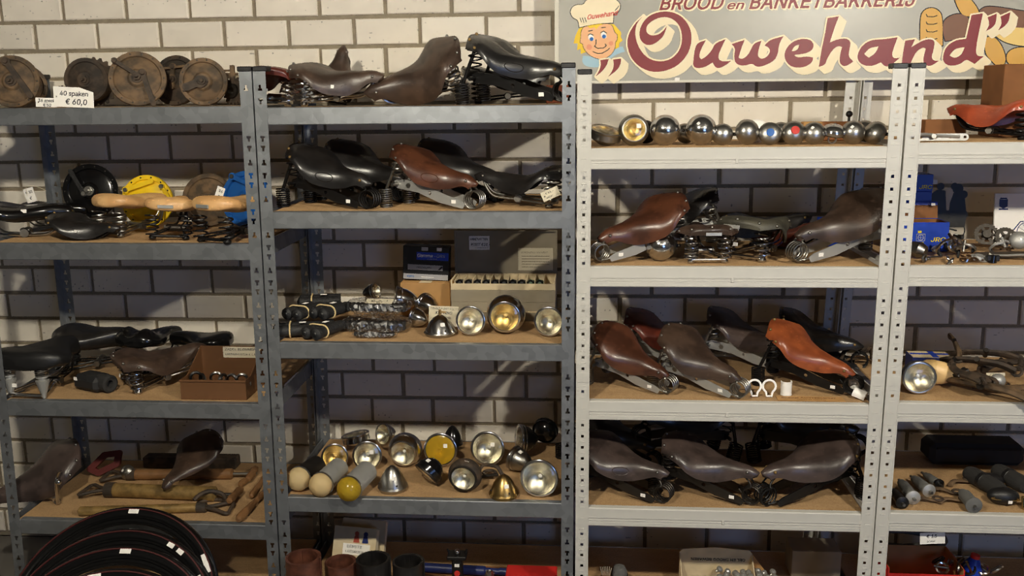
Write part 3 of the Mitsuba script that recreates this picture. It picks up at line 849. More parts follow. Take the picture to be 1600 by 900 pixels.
L = b2[3]
PL = 'old bicycle lamps on the fourth shelf'
for n, (lab, cx, cy, d, r, kw) in enumerate([
    ('tail lamp with round cream globe, leftmost of the three globe lamps', 478, 740, (-.25, -1, .0), .036, dict(shape='barrel', lens='lens_ball', body='dark_steel', deep=.7)),
    ('grey barrel lamp with clear amber globe between the cream and the yellow globe', 513, 747, (-.28, -1, -.12), .036, dict(shape='barrel', lens='lens_ball', body='alu', deep=.95)),
    ('grey barrel lamp with bright yellow globe at the shelf edge', 557, 753, (-.3, -1, -.14), .037, dict(shape='barrel', lens='lens_ball', body='alu', deep=.95)),
]):
    t = headlight(lab, cx, cy, L, d, r, group=PL, **kw)
    if n == 2:
        k = t.key + '__lens'
        scene[k]['bsdf'] = {'type': 'ref', 'id': 'mat_lens_yellow'}
headlight('headlight with warm glowing lens and sticker on its side, above the cream globe lamp', 526, 716, L, (.15, -1, .15), .042, deep=.9, lens='lens_warm', body='dark_steel', Y=-.36, tag='side', group=PL)
headlight('chrome headlight turned up on its back, showing only its rim', 556, 690, L + .03, (-.2, .1, 1), .046, deep=.75, shape='round', Y=-.24, tag='side', group=PL)
headlight('chrome headlight with flat grey lens and central boss', 576, 712, L + .002, (.1, -1, .12), .046, deep=.8, lens='lens', body='chrome_dull', Y=-.36, tag='lens', group=PL)
headlight('small chrome headlight tipped back behind the flat grey lens', 602, 690, L + .03, (-.6, -.8, .2), .036, deep=1.0, Y=-.22, group=PL)
headlight('large round chrome headlight with a reddish reflection, in the middle of the lamp shelf', 634, 706, L, (-.1, -1, -.12), .044, shape='ball', body='chrome', Y=-.33, tag='top', group=PL, visor=True)
headlight('headlight with flat yellow lens and white sticker', 690, 708, L + .004, (-.05, -1, .12), .053, deep=.7, lens='lens_yellow', Y=-.32, tag='lens', group=PL)
headlight('glossy black egg shaped lamp standing at the wall', 707, 684, L + .012, (0, -.1, -1), .034, deep=1.3, lens=None, body='black_gloss', rim='black_gloss', Y=-.18, group=PL)
headlight('black headlight with large clear fluted lens and chrome rim', 763, 704, L + .004, (-.1, -1, .18), .054, deep=.8, body='black_gloss', Y=-.30, tag='lens', group=PL)
headlight('headlight turned sideways with chrome rim, at the right behind the big one', 822, 690, L + .02, (-1, -.35, .1), .048, deep=.9, body='black_gloss', lens='lens', Y=-.26, group=PL)
headlight('round black headlight at the far right back of the lamp shelf', 852, 692, L + .02, (.3, 1, .2), .042, deep=.9, shape='round', body='black_gloss', lens=None, rim='black_gloss', Y=-.16, group=PL)
dome_lamp('dull grey dome lamp lying face down with a sticker on top', 613, 746, L, .046, .078, 'chrome_dull', group=PL)
headlight('black headlight tipped face down to the left', 670, 737, L, (-.55, -.45, -.55), .044, deep=1.25, shape='round', body='black_gloss', rim='dark_steel', group=PL, tag='top')
headlight('brown grey ball headlight with small clear lens', 727, 741, L, (-.12, -1, -.1), .041, shape='ball', body='rust_dark', rim='dark_steel', deep=.9, group=PL, tag='top')
dome_lamp('brass dome lamp lying face down at the shelf edge', 787, 758, L, .045, .070, 'brass', group=PL)
headlight('large clear headlight with wide chrome rim beside the grey post', 843, 742, L, (-.1, -1, .06), .056, deep=.8, group=PL)
headlight('chrome bullet headlight lying on its side behind the large clear one', 812, 724, L, (-.75, .5, .12), .040, deep=1.2, body='chrome_dull', Y=-.36, tag='top', group=PL)
t = Thing('lamp_bracket', 'tangle of dark rusty lamp bracket behind the brass dome lamp', 'bracket')
t.add('strap', tube(spline([(-.04, 0, .0), (-.02, .02, .03), (.02, 0, .035), (.045, -.02, .005)], 14), .006, 6, .5), 'rust_dark')
t.add('ring', tube([(.02 * math.cos(a), .02 * math.sin(a), .012) for a in np.linspace(0, 2 * np.pi, 14)[:-1]], .005, 6, closed=True), 'rust_dark')
t.add('bolt', rod((-.03, -.02, .006), (.03, -.03, .02), .005), 'dark_steel')
t.rest(766, 738, L, np.eye(3), 1, Y=-.42)

# third shelf of the headlight unit
L = b2[2]
PL = 'headlights on the third shelf'
dome_lamp('dark chrome dome lamp lying face down in front of the price card', 688, 512, L, .049, .062, 'chrome', Y=-.49, stem=True, group=PL)
headlight('clear round headlight between the dome lamp and the largest headlight', 737, 508, L, (-.1, -1, .08), .043, deep=1.0, Y=-.47, group=PL)
headlight('largest chrome headlight of its shelf with black switch on top', 791, 501, L, (-.05, -1, -.06), .046, shape='ball', deep=1.0, body='chrome', lens='lens_warm', Y=-.46, group=PL, visor=True)
headlight('clear headlight with thick chrome rim half behind the grey post', 858, 507, L, (-.12, -1, .06), .043, deep=.8, Y=-.48, group=PL)
headlight('chrome bullet headlight lying under the cardboard box, nose to the right', 634, 486, L + .03, (-1, -.25, .1), .040, deep=1.2, lens='lens', Y=-.32, group=PL)
headlight('chrome bullet headlight lying behind the price card', 668, 492, L + .012, (-.7, .6, .1), .036, deep=1.1, Y=-.30, group=PL)
headlight('chrome bullet lamp lying lowest behind the wrapped pedal blocks', 655, 506, L, (-.8, .5, .1), .030, deep=1.1, Y=-.40, group=PL)
headlight('small black bullet torch with a sticker at the wall above the wrapped pedal blocks', 580, 480, L + .05, (.9, -.3, .25), .026, deep=1.4, body='black_gloss', Y=-.22, tag='top', group=PL)

# top shelf of the white unit
L = b3[0]
PL = 'lamps on the top shelf of the white unit'
headlight('dull chrome lamp bowl lying open side up at the white shelf end', 946, 210, L, (.22, -.25, 1), .047, deep=.85, shape='round', body='steel', rim='chrome_dull', lens='lens_warm', Y=-.46, group=PL)
headlight('dull round headlight with amber reflection beside the open lamp bowl', 990, 208, L, (.05, -1, .1), .034, shape='ball', deep=.8, body='steel', rim='steel', lens='lens_warm', Y=-.47, tag='lens', group=PL)
for lab, cx, d, r, mat, kw in [
    ('mirror bright chrome ball bell nearest the amber headlight', 1048, (0, -1, .15), .043, 'chrome', dict(flat=1.0)),
    ('mirror bright chrome ball bell with a white sticker', 1106, (0, -1, .15), .043, 'chrome', dict(flat=1.0, tag=True)),
    ('small dull bell right of the stickered ball bell', 1140, (-.1, -1, .1), .030, 'chrome_dull', {}),
    ('chrome bell turned sideways left of the white capped bell', 1177, (.6, -1, .25), .036, 'chrome_dull', dict(flat=.9)),
    ('bell with blue badge and dark cap', 1216, (-.1, -1, .25), .032, 'steel', dict(cap='blue_paint', flat=.5)),
    ('chrome bell with red badge', 1254, (0, -1, .35), .034, 'chrome_dull', dict(cap='red_print')),
    ('plain chrome bell with small sticker right of the red badge bell', 1287, (0, -1, .3), .032, 'chrome_dull', dict(tag=True)),
    ('flat chrome bell lying on its side below the wooden block', 1319, (.1, -.2, 1), .034, 'chrome', dict(flat=.6)),
    ('chrome bell with a small sticker below the black knob', 1350, (0, -1, .25), .033, 'chrome_dull', dict(tag=True, flat=.85)),
    ('chrome bell tilted against the white post', 1384, (-.7, -.6, .5), .033, 'chrome_dull', {}),
]:
    bell(lab, cx, 0, L, d, r, mat, Y=-.47, **kw)
for lab, cx, d, r, mat, kw in [
    ('dark bell peeping between the amber headlight and the first ball bell', 1016, (.1, -1, .1), .034, 'dark_steel', {}),
    ('small chrome bell between the two mirror bright ball bells', 1079, (.3, -1, .4), .030, 'chrome_dull', dict(tag=True)),
    ('white capped bell behind the blue badge bell', 1195, (0, -1, .1), .034, 'pvc', dict(flat=.5)),
    ('small bell peeping left of the red badge bell', 1233, (.3, -1, .2), .030, 'chrome_dull', {}),
    ('chrome bell peeping behind the tilted one', 1368, (.3, -1, .3), .032, 'chrome_dull', {}),
]:
    bell(lab, cx, 0, L, d, r, mat, Y=-.36, **kw)
# chrome ball bell on the second white shelf
bell('chrome ball bell with sticker in front of the reddish brown saddle', 1036, 396, b3[1], (0, -1, .2), .044, 'chrome', Y=-.50, flat=1.05, tag=True, group='bells on the second white shelf')
# ------------------------------------------------------------------ hubs and drums on the left unit
def drum(label, cx, z, d, r, mat, Y, cy=0, arm=None, teeth=0, th=.03, spin=0, boss=.022, name='drum_brake', category='drum brake', group=None, holes=14, armmat=None):
    t = Thing(name, label, category, group)
    pr = [(0, .010), (boss, .010), (boss * 1.3, .004), (r * .70, .0), (r * .80, -.004), (r * .83, .002), (r * .985, .002), (r, -.001), (r, -.006), (r * .93, -.008), (r * .90, -th), (0, -th)]
    pk = t.add('plate', lathe(pr, 40), mat, 30)
    t.add('axle', cat(rod((0, 0, -th - .02), (0, 0, .034), .005), lathe([(0, .022), (.011, .022), (.011, .013), (0, .013)], 6), lathe([(0, .014), (.016, .014), (.016, .010), (0, .010)], 14)), 'steel' if not mat.startswith('rust') else 'rust_dark', False)
    if holes:
        t.add('rim_rivets', cat(*[lathe([(0, .0045), (.0025, .004), (.003, .001)], 6).apply_translation((r * .91 * math.cos(a), r * .91 * math.sin(a), 0)) for a in np.arange(holes) * 2 * np.pi / holes]), 'dark_steel' if mat != 'yellow_paint' else 'black_plastic', False, pk)
    for a0, a1, l0, l1, w in (arm or []):
        p0, p1 = [np.array([l * math.cos(math.radians(a)), l * math.sin(math.radians(a))]) for a, l in ((a0, l0 * r), (a1, l1 * r))]
        poly = unary_union([LineString([p0, p1]).buffer(w * .55), Point(*p0).buffer(w * .9), Point(*p1).buffer(w * .6)]).simplify(.0008)
        ak = t.add('brake_arm', prism(poly, .006, 'xy', .014), armmat or {'rust': 'rust_dark', 'rust_dark': 'rust'}.get(mat, mat), False)
        t.add('pivot_bolt', lathe([(0, .022), (.007, .022), (.009, .015), (0, .015)], 8).apply_translation((p0[0], p0[1], 0)), 'rust_dark' if mat.startswith('rust') else 'steel', False, ak)
    if teeth:
        ring = [((r * 1.05 + (.006 if k % 4 in (1, 2) else -.002)) * math.cos(a), (r * 1.05 + (.006 if k % 4 in (1, 2) else -.002)) * math.sin(a)) for k, a in enumerate(np.linspace(0, 2 * np.pi, teeth * 4, endpoint=False))]
        t.add('sprocket', prism(Polygon(ring).difference(Point(0, 0).buffer(r * .6)), .004, 'xy', -th - .004), 'rust_dark', False)
    return t.rest(cx, cy, z, facing(d, spin), 1, Y)


L = b1[0]
H = 'rusty hubs on the top shelf of the left unit'
drum('large rusty drum brake with a broad arm, cut by the left edge', 6, L, (.25, -1, .15), .078, 'rust', -.45, arm=[(100, -40, .75, .9, .014)], group=H)
drum('rusty drum brake leaning behind the one cut by the left edge', 24, L, (.45, -1, .1), .066, 'rust', -.34, group=H)
drum('brown hub drum behind the larger paper tag', 124, L, (.12, -1, .08), .067, 'rust_dark', -.36, teeth=22, th=.06, holes=0, group=H)
drum('round rusty brake plate with two long arms, tilted, right of the paper tags', 206, L, (.35, -1, .28), .082, 'rust', -.45, arm=[(140, 95, .95, .1, .010), (40, -62, .25, 1.1, .013)], group=H)
drum('dark rusty brake plate half hidden between two lighter ones', 265, L, (-.15, -1, .2), .078, 'rust_dark', -.33, arm=[(150, 40, .8, .8, .006), (90, -90, .5, .3, .012)], group=H)
t = drum('round brown brake plate with a bright axle bolt, rightmost of the brake plates', 309, L, (.22, -1, .12), .070, 'rust', -.45, arm=[(200, 200, .1, .7, .02)], group=H)
t = Thing('brake_clamp', 'rusty reaction arm clamp sticking up right of the rightmost brake plate', 'clamp')
t.add('arm', prism([(-.03, .0), (-.03, .06), (.03, .10), (.03, .088), (-.018, .052), (-.018, 0)], .004), 'rust', False)
t.add('jaw', cat(bx((.034, 0, .095), (.014, .014, .05), .002), bx((.02, 0, .104), (.02, .012, .006), .001)), 'rust', False)
t.add('bolt', rod((.0, 0, .094), (.05, 0, .094), .004), 'rust')
t.rest(343, 0, L, rotm(10), 1, Y=-.36)


def sprocket(label, cx, z, d, r, Y, n=20):
    t = Thing('sprocket', label, 'sprocket', H)
    ring = [((r + (.007 if k % 4 in (1, 2) else 0)) * math.cos(a), (r + (.007 if k % 4 in (1, 2) else 0)) * math.sin(a)) for k, a in enumerate(np.linspace(0, 2 * np.pi, n * 4, endpoint=False))]
    t.add('toothed_ring', prism(Polygon(ring).difference(Point(0, 0).buffer(.012)), .005, 'xy'), 'rust_dark', False)
    t.add('hub', lathe([(.012, -.02), (.02, -.02), (.022, .012), (.012, .014)], 16), 'dark_steel', 30)
    return t.rest(cx, 0, z, facing(d), 1, Y)


sprocket('dark toothed sprocket left of the brown hub drum', 82, L, (-.5, -1, .1), .026, -.36, 14)
sprocket('dark toothed sprocket behind the grey post at the end of the rusty hubs', 356, L, (-.4, -1, .1), .036, -.38, 18)


def paper_tag(label, px, Y, w, h, lines, M=np.eye(3), name='paper_tag', mat='white_card', loop=None, hole=True, th=.0009, z=None, ink='ink', cut=0.0, category='price tag', under=None):
    """a card facing -y; lines: (text, x, z, height, slant)"""
    t = Thing(name, label, category)
    poly = Polygon([(-w / 2, -h / 2), (w / 2, -h / 2), (w / 2, h / 2 - cut), (w * .15, h / 2), (-w / 2, h / 2)])
    if hole:
        poly = poly.difference(Point(-w / 2 + .008, 0).buffer(.002))
    k = t.add('card', prism(poly, th, 'xz'), mat, False)
    for s, x, zz, hh, sl in lines:
        m = text(s, hh, hh > .007, sl, .0003)
        m.vertices = np.stack([m.vertices[:, 0] + x, -th / 2 - .0003 + (.0003 - m.vertices[:, 2]), m.vertices[:, 1] + zz], 1)
        t.add('writing', fix(m), ink, False, k)
    if loop:
        t.add('string', tube(spline([(-w / 2 + .008, -.001, 0)] + loop, 12), .0008, 5), 'paper')
    p = at(px[0], px[1], Y)
    t.bake(M, p)
    return t


paper_tag('large white tag reading 40 spaken in front of the brown hub drum', (115, 152), -.603, .118, .056, [('40 spaken', -.042, .004, .0125, .15), ('€ 60,0', -.026, -.020, .015, .15)], rotm(0, 3), cut=.012, loop=[(-.06, .01, .01), (-.05, .05, .03)])
paper_tag('small white tag reading 36 spaak half under the large tag', (72, 160), -.601, .062, .026, [('36 spaak', -.024, .001, .0085, .15), ('€ 50', -.010, -.0115, .008, .1)], rotm(0, 2), cut=.0)
# second shelf hubs
L = b1[1]
H = 'painted hubs on the second shelf of the left unit'
drum('large glossy black hub drum at the wall behind the matt black saddle', 112, L + .028, (.15, -1, .15), .090, 'black_gloss', -.22, arm=[(210, 130, .2, .95, .012)], armmat='black_plastic', group=H)
drum('bright yellow brake drum with yellow arm behind a tan saddle', 203, L, (.05, -1, .12), .086, 'yellow_paint', -.24, arm=[(150, 70, .85, .8, .012), (40, 10, .85, .9, .010)], armmat='yellow_paint', group=H)
drum('brown hub drum at the wall between the yellow and the blue one', 302, L, (0, -1, .2), .088, 'rust', -.22, holes=0, group=H)
drum('blue hub drum behind the rightmost tan saddle', 364, L, (-.25, -1, .15), .092, 'blue_paint', -.24, arm=[(120, 20, .9, .9, .014)], armmat='blue_paint', holes=0, group=H)
paper_tag('white price tag standing up on the blue hub drum', (343, 303), -.335, .026, .046, [('36', -.006, .006, .008, 0), ('€', -.004, -.012, .008, 0)], rotm(0, 22), hole=False)
paper_tag('white price tag left of the glossy black hub drum', (47, 305), -.36, .034, .046, [('€ 25', -.012, .006, .008, 0), ('€', -.006, -.014, .009, .2)], rotm(0, -14), hole=False, loop=[(.0, .0, .03), (.04, .03, .0)])
paper_tag('cream price tag hanging on the low black riveted saddle', (860, 303), -.575, .052, .028, [('€ 45,-', -.014, .003, .006, .2), ('leder', -.016, -.009, .006, .2)], rotm(0, -24), mat='paper', loop=[(-.015, .01, .02), (.0, .03, .02)])


# ------------------------------------------------------------------ boxes, cards and small stock of the headlight unit
def flat_text(t, s, p, h, mat, under=None, bold=False, slant=0.0, M=np.eye(3), pname='lettering', spread=1.0):
    m = text(s, h, bold, slant, .0004)
    m.vertices = np.stack([m.vertices[:, 0] * spread, .0 - m.vertices[:, 2], m.vertices[:, 1]], 1)
    t.add(pname, moved(fix(m), M, p), mat, False, under)


L = b2[2]
t = Thing('cardboard_box', 'plain brown cardboard box under the black and blue printed box', 'box', 'boxes on the headlight unit')
W2, D2, H2 = .165, .13, .112
k = t.add('carton', bx((0, 0, H2 / 2), (W2, D2, H2), .002), 'cardboard', False)
t.add('tape', bx((.0, 0, H2 + .0006), (.04, D2, .0008)), 'pale_card', False, k)
t.rest(656, 0, L, np.eye(3), 1, Y=-.19)
ztop = L + H2
t = Thing('printed_box', 'black and blue printed carton standing on the plain cardboard box', 'box', 'boxes on the headlight unit')
W2, D2, H2 = .152, .05, .112
k = t.add('carton', bx((0, 0, H2 / 2), (W2, D2, H2), .0015), 'black_plastic', False)
y = -D2 / 2 - .0004
t.add('blue_band', bx((.022, y, .080), (.106, .0006, .026)), 'blue_box', False, k)
t.add('white_panel', bx((-.002, y, .042), (.116, .0006, .018)), 'silver_print', False, k)
t.add('silver_edge', bx((0, y, .011), (W2 - .004, .0006, .018)), 'silver_print', False, k)
t.add('pictogram', prism([(.040, .035), (.052, .049), (.056, .044), (.046, .035)], .0008, 'xz', y - .0006), 'ink', False, k)
t.add('top_window', bx((-.004, y, .104), (.022, .0006, .012)), 'silver_print', False, k)
sticker(t, (.044, y - .0006, .104), under=k)
flat_text(t, 'Gamma', (-.030, y - .0005, .077), .0105, 'white_card', k, True, .2)
flat_text(t, '-QRS', (.024, y - .0005, .077), .0105, 'silver_print', k, False, .2)
flat_text(t, 'standlichtset', (.004, y - .0005, .0695), .004, 'silver_print', k)
flat_text(t, 'PEDALEN', (-.030, y - .0008, .039), .006, 'ink', k, spread=1.3)
flat_text(t, 'FIETS', (-.062, y - .0008, .008), .006, 'blue_paint', k, True)
t.add('white_bar', bx((.006, y - .0006, .010), (.042, .0006, .0018)), 'white_card', False, k)
t.rest(655, 0, ztop, rotm(0, 2.5, 0), 1, Y=-.20)

t = Thing('display_box', 'open grey display box of handlebar grips with upright lid', 'box', 'boxes on the headlight unit')
W2, D2, H2 = .335, .12, .070
k = t.add('tray', cat(bx((0, -D2 / 2 + .002, H2 * .42), (W2, .004, H2 * .84)), bx((0, D2 / 2 - .002, H2 / 2), (W2, .004, H2)), bx((-W2 / 2 + .002, 0, H2 / 2), (.004, D2, H2)), bx((W2 / 2 - .002, 0, H2 / 2), (.004, D2, H2)), bx((0, 0, .02), (W2, D2, .004))), 'pale_card', False)
t.add('lid', bx((0, D2 / 2 + .014, H2 + .068), (W2 + .004, .006, .150), .001), 'grey_card', False)
t.add('lid_edge', cat(bx((0, D2 / 2 + .006, H2 + .141), (W2 + .004, .016, .004)), bx((-W2 / 2, D2 / 2 + .006, H2 + .068), (.004, .016, .146))), 'grey_card', False)
lb = t.add('note', bx((-.088, D2 / 2 + .0103, H2 + .100), (.068, .0006, .046)), 'white_card', False, label='white note reading handvatten p/set')
flat_text(t, 'HANDVATTEN', (-.119, D2 / 2 + .0098, H2 + .109), .0078, 'ink', lb, True, .12, spread=.80)
flat_text(t, 'P/SET €10,-', (-.117, D2 / 2 + .0098, H2 + .090), .0095, 'ink', lb, True, .2, spread=.84)
t.add('underline', bx((-.080, D2 / 2 + .0096, H2 + .084), (.045, .0006, .0012)), 'ink', False, lb)
pl = t.add('instruction_sheet', bx((.098, D2 / 2 + .0103, H2 + .046), (.115, .0006, .075)), 'paper', False)
flat_text(t, 'MONTAGEVOORSCHRIFT', (.050, D2 / 2 + .0098, H2 + .066), .0052, 'grey_card', pl)
for i in range(5):
    t.add('printed_line', bx((.098 - (i == 4) * .015, D2 / 2 + .0098, H2 + .056 - i * .009), (.092 - (i == 4) * .03, .0004, .0022)), 'grey_card', False, pl)
cs = (W2 - .02) / 11
for i in range(11):
    x = -W2 / 2 + .012 + cs * i
    t.add('divider', bx((x, 0, H2 * .62), (.0015, D2 - .008, H2 * .72)), 'pale_card', False)
t.add('front_panel', bx((0, -D2 / 2 - .0015, H2 * .28), (W2, .003, H2 * .56)), 'grey_card', False)
p = at(786, 480, -.24)
DB = np.array([p[0] + .006, -.245, L + .062])
t.bake(np.eye(3), DB)
t = Thing('display_box', 'grey flat carton under the open display box of grips', 'box', 'boxes on the headlight unit')
k = t.add('carton', bx((0, 0, .0155), (.335, .125, .031), .001), 'grey_card', False)
t.add('carton_edge', bx((0, -.0635, .030), (.337, .004, .004)), 'pale_card', False, k)
t.bake(np.eye(3), (DB[0], -.245, L))
t = Thing('display_box', 'lower grey carton directly under the tray of grips', 'box', 'boxes on the headlight unit')
t.add('carton', bx((0, 0, .0152), (.335, .125, .030), .001), 'grey_card', False)
t.bake(np.eye(3), (DB[0], -.245, L + .0315))
counts['handlebar_grip'] = 0
GR = [(lab, m) for lab, m in zip(('dark grip end, leftmost in the open display box', 'second grip end from the left in the display box', 'third grip end from the left in the display box', 'fourth grip end from the left in the display box', 'grip end in the display box left of the big headlight switch',
                                  'grip end in the display box just above the big headlight', 'grip end in the display box right above the big headlight', 'black grip end left of the two green grips in the display box', 'green grip end left of the other green one', 'green grip end rightmost in the display box'),
                                 ['rubber'] * 8 + ['green_rubber'] * 2)]
P('green_rubber', (44, 66, 46), .55)
for i, (lab, m) in enumerate(GR):
    t = Thing('handlebar_grip', lab, 'handlebar grip', 'grips in the display box')
    t.add('sleeve', lathe([(0, 0), (.0105, .001), (.0125, .006), (.0125, .09), (.009, .092), (0, .092)], 16), m, 30)
    t.add('end_ring', lathe([(.006, .092), (.0085, .0935), (.011, .0925)], 16), 'black_gloss', 30)
    t.bake(rotm(0, 0, 78), DB + np.array([-W2 / 2 + .012 + cs * (i + .5), .048, .038]))
paper_tag('card reading transport fiets ketting behind the dome lamp', (693, 494), -.44, .092, .062, [('TRANSPORT FIETS', -.042, .019, .0070, .1), ('KETTING', -.026, .006, .0085, .1), ('LAMP', -.026, -.008, .0085, .1), ('€ 20,-', -.030, -.022, .008, .1)], rotm(0, 2, -8), mat='paper', hole=False, name='price_card', category='price card')


def grip_pair(label, cx, cy, z, yaw, Y=None, pitch=0, ln=.115):
    t = Thing('grip_pair', label, 'handlebar grips', 'pairs of black rubber grips held by bands')
    for s in (-1, 1):
        pr = [(0, 0), (.009, .001), (.0155, .006), (.0165, .012), (.0145, .018)]
        for q in np.linspace(.024, ln - .012, 9):
            pr += [(.0150, q), (.0140, q + .003)]
        pr += [(.013, ln), (.009, ln), (0, ln - .004)]
        m = lathe(pr, 16)
        m = moved(m, rotm(0, 90), (-ln / 2, s * .0165, .0165))
        k = t.add('grip', m, 'rubber', 25)
        t.add('grip_end', moved(lathe([(0, -.003), (.005, -.0025), (.008, .0), (.0, .002)], 12), rotm(0, 90), (-ln / 2, s * .0165, .0165)), 'black_plastic', 30, k)
    pts = [(.0, .0165 * sx + .0168 * math.cos(a), .0165 + .0168 * math.sin(a)) for sx, aa in ((1, np.linspace(-1.57, 1.57, 8)), (-1, np.linspace(1.57, 4.71, 8))) for a in aa]
    t.add('rubber_band', tube([(x - .02, y, zz) for x, y, zz in pts], .0022, 5, closed=True), 'rubber_band', 40)
    sticker(t, (.012, .0, .0335), (0, 0, 1), .018, .012)
    t.rest(cx, cy, z, rotm(yaw, pitch), 1.16, Y)


grip_pair('pair of black grips lying along the shelf edge, lowest at the left', 466, 517, L, 14, Y=-.52, ln=.125)
grip_pair('pair of black grips pointing at the viewer beside the wrapped pedal blocks', 505, 518, L, 68, Y=-.52)
grip_pair('pair of black grips on top of the heap, its two ends side by side', 474, 494, L + .039, 72, Y=-.44)
grip_pair('pair of black grips in the middle of the heap, under the paper strip', 517, 497, L + .039, 66, Y=-.43)
grip_pair('pair of black grips at the back of the heap by the grey rear post', 500, 485, L + .039, 12, Y=-.30)


def pedal_pack(label, cx, cy, z, w, h, d, yaw, Y, note=False):
    t = Thing('pedal_block_pack', label, 'pedal blocks', 'rubber pedal blocks in clear bags')
    n = int(w / .013)
    for r in range(max(1, int(h / .028))):
        zc = h * (r + .5) / max(1, int(h / .028))
        hh = h / max(1, int(h / .028)) * .72
        ms = [bx((-w / 2 + (i + .5) * w / n, -d * .28, zc), (w / n * .70, d * .28, hh), .0012) for i in range(n)] + [bx((-.0, -d * .2, zc), (w * .94, d * .3, hh * .7), .002)]
        t.add('rubber_block', cat(*ms), 'rubber', False)
    u, v = np.meshgrid(np.linspace(-1, 1, 54), np.linspace(0, 2 * np.pi, 34, endpoint=False), indexing='ij')
    k = (1 - np.abs(u) ** 7) * .92 + .08
    sq = lambda c: np.sign(c) * np.abs(c) ** .6
    G = np.stack([u * w * .56, sq(np.cos(v)) * d * .56 * k, h * .5 + sq(np.sin(v)) * h * .58 * k], -1)
    G += ((meshkit.fbm(G * 90, 3, int(w * 1000)) - .5) * .016)[..., None] * [.2, 1, 1]
    nu, nv = u.shape
    f = [[i * nv + j, i * nv + (j + 1) % nv, (i + 1) * nv + (j + 1) % nv, (i + 1) * nv + j] for i in range(nu - 1) for j in range(nv)]
    t.add('clear_bag', TM(G.reshape(-1, 3), np.array([[a, b, c] for a, b, c, e in f] + [[a, c, e] for a, b, c, e in f]), process=False), 'film', 12, label='crinkled clear plastic bag')
    if note:
        t.add('paper_note', moved(bx((.01, 0, 0), (.085, .028, .001)), rotm(0, 0, 18), (0, -d * .3, h * 1.05)), 'paper', False)
    t.rest(cx, cy, z, rotm(yaw), 1, Y)


pedal_pack('lower clear bag of black pedal blocks behind the small flat bag', 588, 509, L, .200, .036, .08, -2, -.45)
pedal_pack('upper clear bag of black pedal blocks with a paper strip on it', 592, 492, L + .046, .190, .034, .08, -3, -.40, True)
pedal_pack('small flat clear bag of pedal blocks at the shelf edge', 586, 526, L, .125, .016, .035, 0, -.535)

# ------------------------------------------------------------------ bottom of the headlight unit and the tyres
t = Thing('book', 'cream book with two small painted figures and a white label on its cover', 'book', 'old books on the bottom shelf')
BT = L5 + .22
k = t.add('cover', bx((0, 0, 0), (.135, .006, .19), .001), 'pale_card', False)
t.add('pages', bx((.002, .014, 0), (.128, .020, .182)), 'paper', False)
t.add('label_strip', bx((.008, -.0034, .030), (.085, .0008, .032)), 'white_card', False, k)
for x, c in ((.006, 'pink_bulb'), (.034, 'navy')):
    t.add('painted_figure', cat(prism(Point(x, .076).buffer(.007), .0006, 'xz', -.0034), prism([(x - .010, .050), (x + .010, .050), (x + .006, .070), (x - .006, .070)], .0006, 'xz', -.0034)), c, False, k)
flat_text(t, 'EERSTE', (-.022, -.0042, .034), .008, 'ink', k, spread=1.2)
flat_text(t, 'LEESBOEK', (-.026, -.0042, .020), .007, 'ink', k, spread=1.2)
t.rest(510, 0, L5, rotm(-8, 0, -22), 1.1, Y=-.43)
t = Thing('book', 'second cream book leaning behind the one with painted figures', 'book', 'old books on the bottom shelf')
t.add('cover', bx((0, 0, 0), (.14, .005, .19), .001), 'pale_card', False)
t.add('pages', bx((.002, .012, 0), (.132, .018, .182)), 'paper', False)
t.rest(526, 0, L5, rotm(-8, 0, -22), 1.1, Y=-.37)


def strap_roll(label, cx, z, Y, r, w, mat):
    t = Thing('leather_roll', label, 'leather roll', 'rolled leather on the bottom shelf')
    a = np.linspace(0, 4.6 * np.pi, 70)
    rr = r * (1 - .16 * a / a[-1])
    G = np.stack([np.stack([rr * np.cos(a), rr * np.sin(a), np.full_like(a, z_)], 1) for z_ in np.linspace(0, w, 3)], 1)
    t.add('leather_strip', shell(G, .003), mat, 40)
    t.add('rivet', ball((r * math.cos(-1.2), r * math.sin(-1.2), w * .8), .005, 1), 'steel', True)
    t.rest(cx, 0, z, np.eye(3), 1, Y)


def hgt(y, Y, x=600):
    return float(at(x, y, Y)[2]) - L5


strap_roll('brown rolled leather strip standing on the floor before the grey posts', 420, 0, -.662, .055, hgt(874, -.662) + L5, 'belt_brown')
strap_roll('brown rolled leather strip in front of the cream books', 486, L5, -.545, .052, hgt(880, -.545), 'belt_brown')
strap_roll('black rolled leather strip right of the cream books', 544, L5, -.545, .056, hgt(874, -.545), 'leather_black')
strap_roll('ragged black rolled strip beside the blue tool', 606, L5, -.53, .052, hgt(876, -.53), 'leather_black')
t = Thing('truing_stand', 'black upright tool with red button and sticker on the bottom shelf', 'tool')
h = hgt(862, -.44)
k = t.add('column', bx((0, 0, h / 2), (.034, .03, h), .003), 'black_steel', False)
t.add('head_plate', bx((0, 0, h - .006), (.062, .05, .012), .002), 'black_steel', False)
for s in (-1, 1):
    t.add('prong', rod((s * .026, 0, h), (s * .032, 0, h + .016), .003), 'black_steel')
t.add('knob', ball((0, 0, h + .006), .010, 2), 'chrome', True)
t.add('button', lathe([(0, .004), (.009, .004), (.010, 0), (0, 0)], 14).apply_transform(trimesh.transformations.rotation_matrix(math.pi / 2, (1, 0, 0))).apply_translation((0, -.0152, h - .062)), 'red_print', 30, k)
sticker(t, (0, -.0156, h - .034), under=k)
t.rest(693, 0, L5, np.eye(3), 1, Y=-.44)
t = Thing('blue_pump', 'dark blue tube lying behind the black upright tool', 'pump')
t.add('barrel', moved(lathe([(0, 0), (.014, .002), (.016, .012), (.016, .26), (.011, .264), (.011, .31), (0, .312)], 16), rotm(0, 90), (0, 0, .016)), 'navy', 30)
t.add('handle', rod((.31, 0, .016), (.36, 0, .016), .013, 12), 'navy')
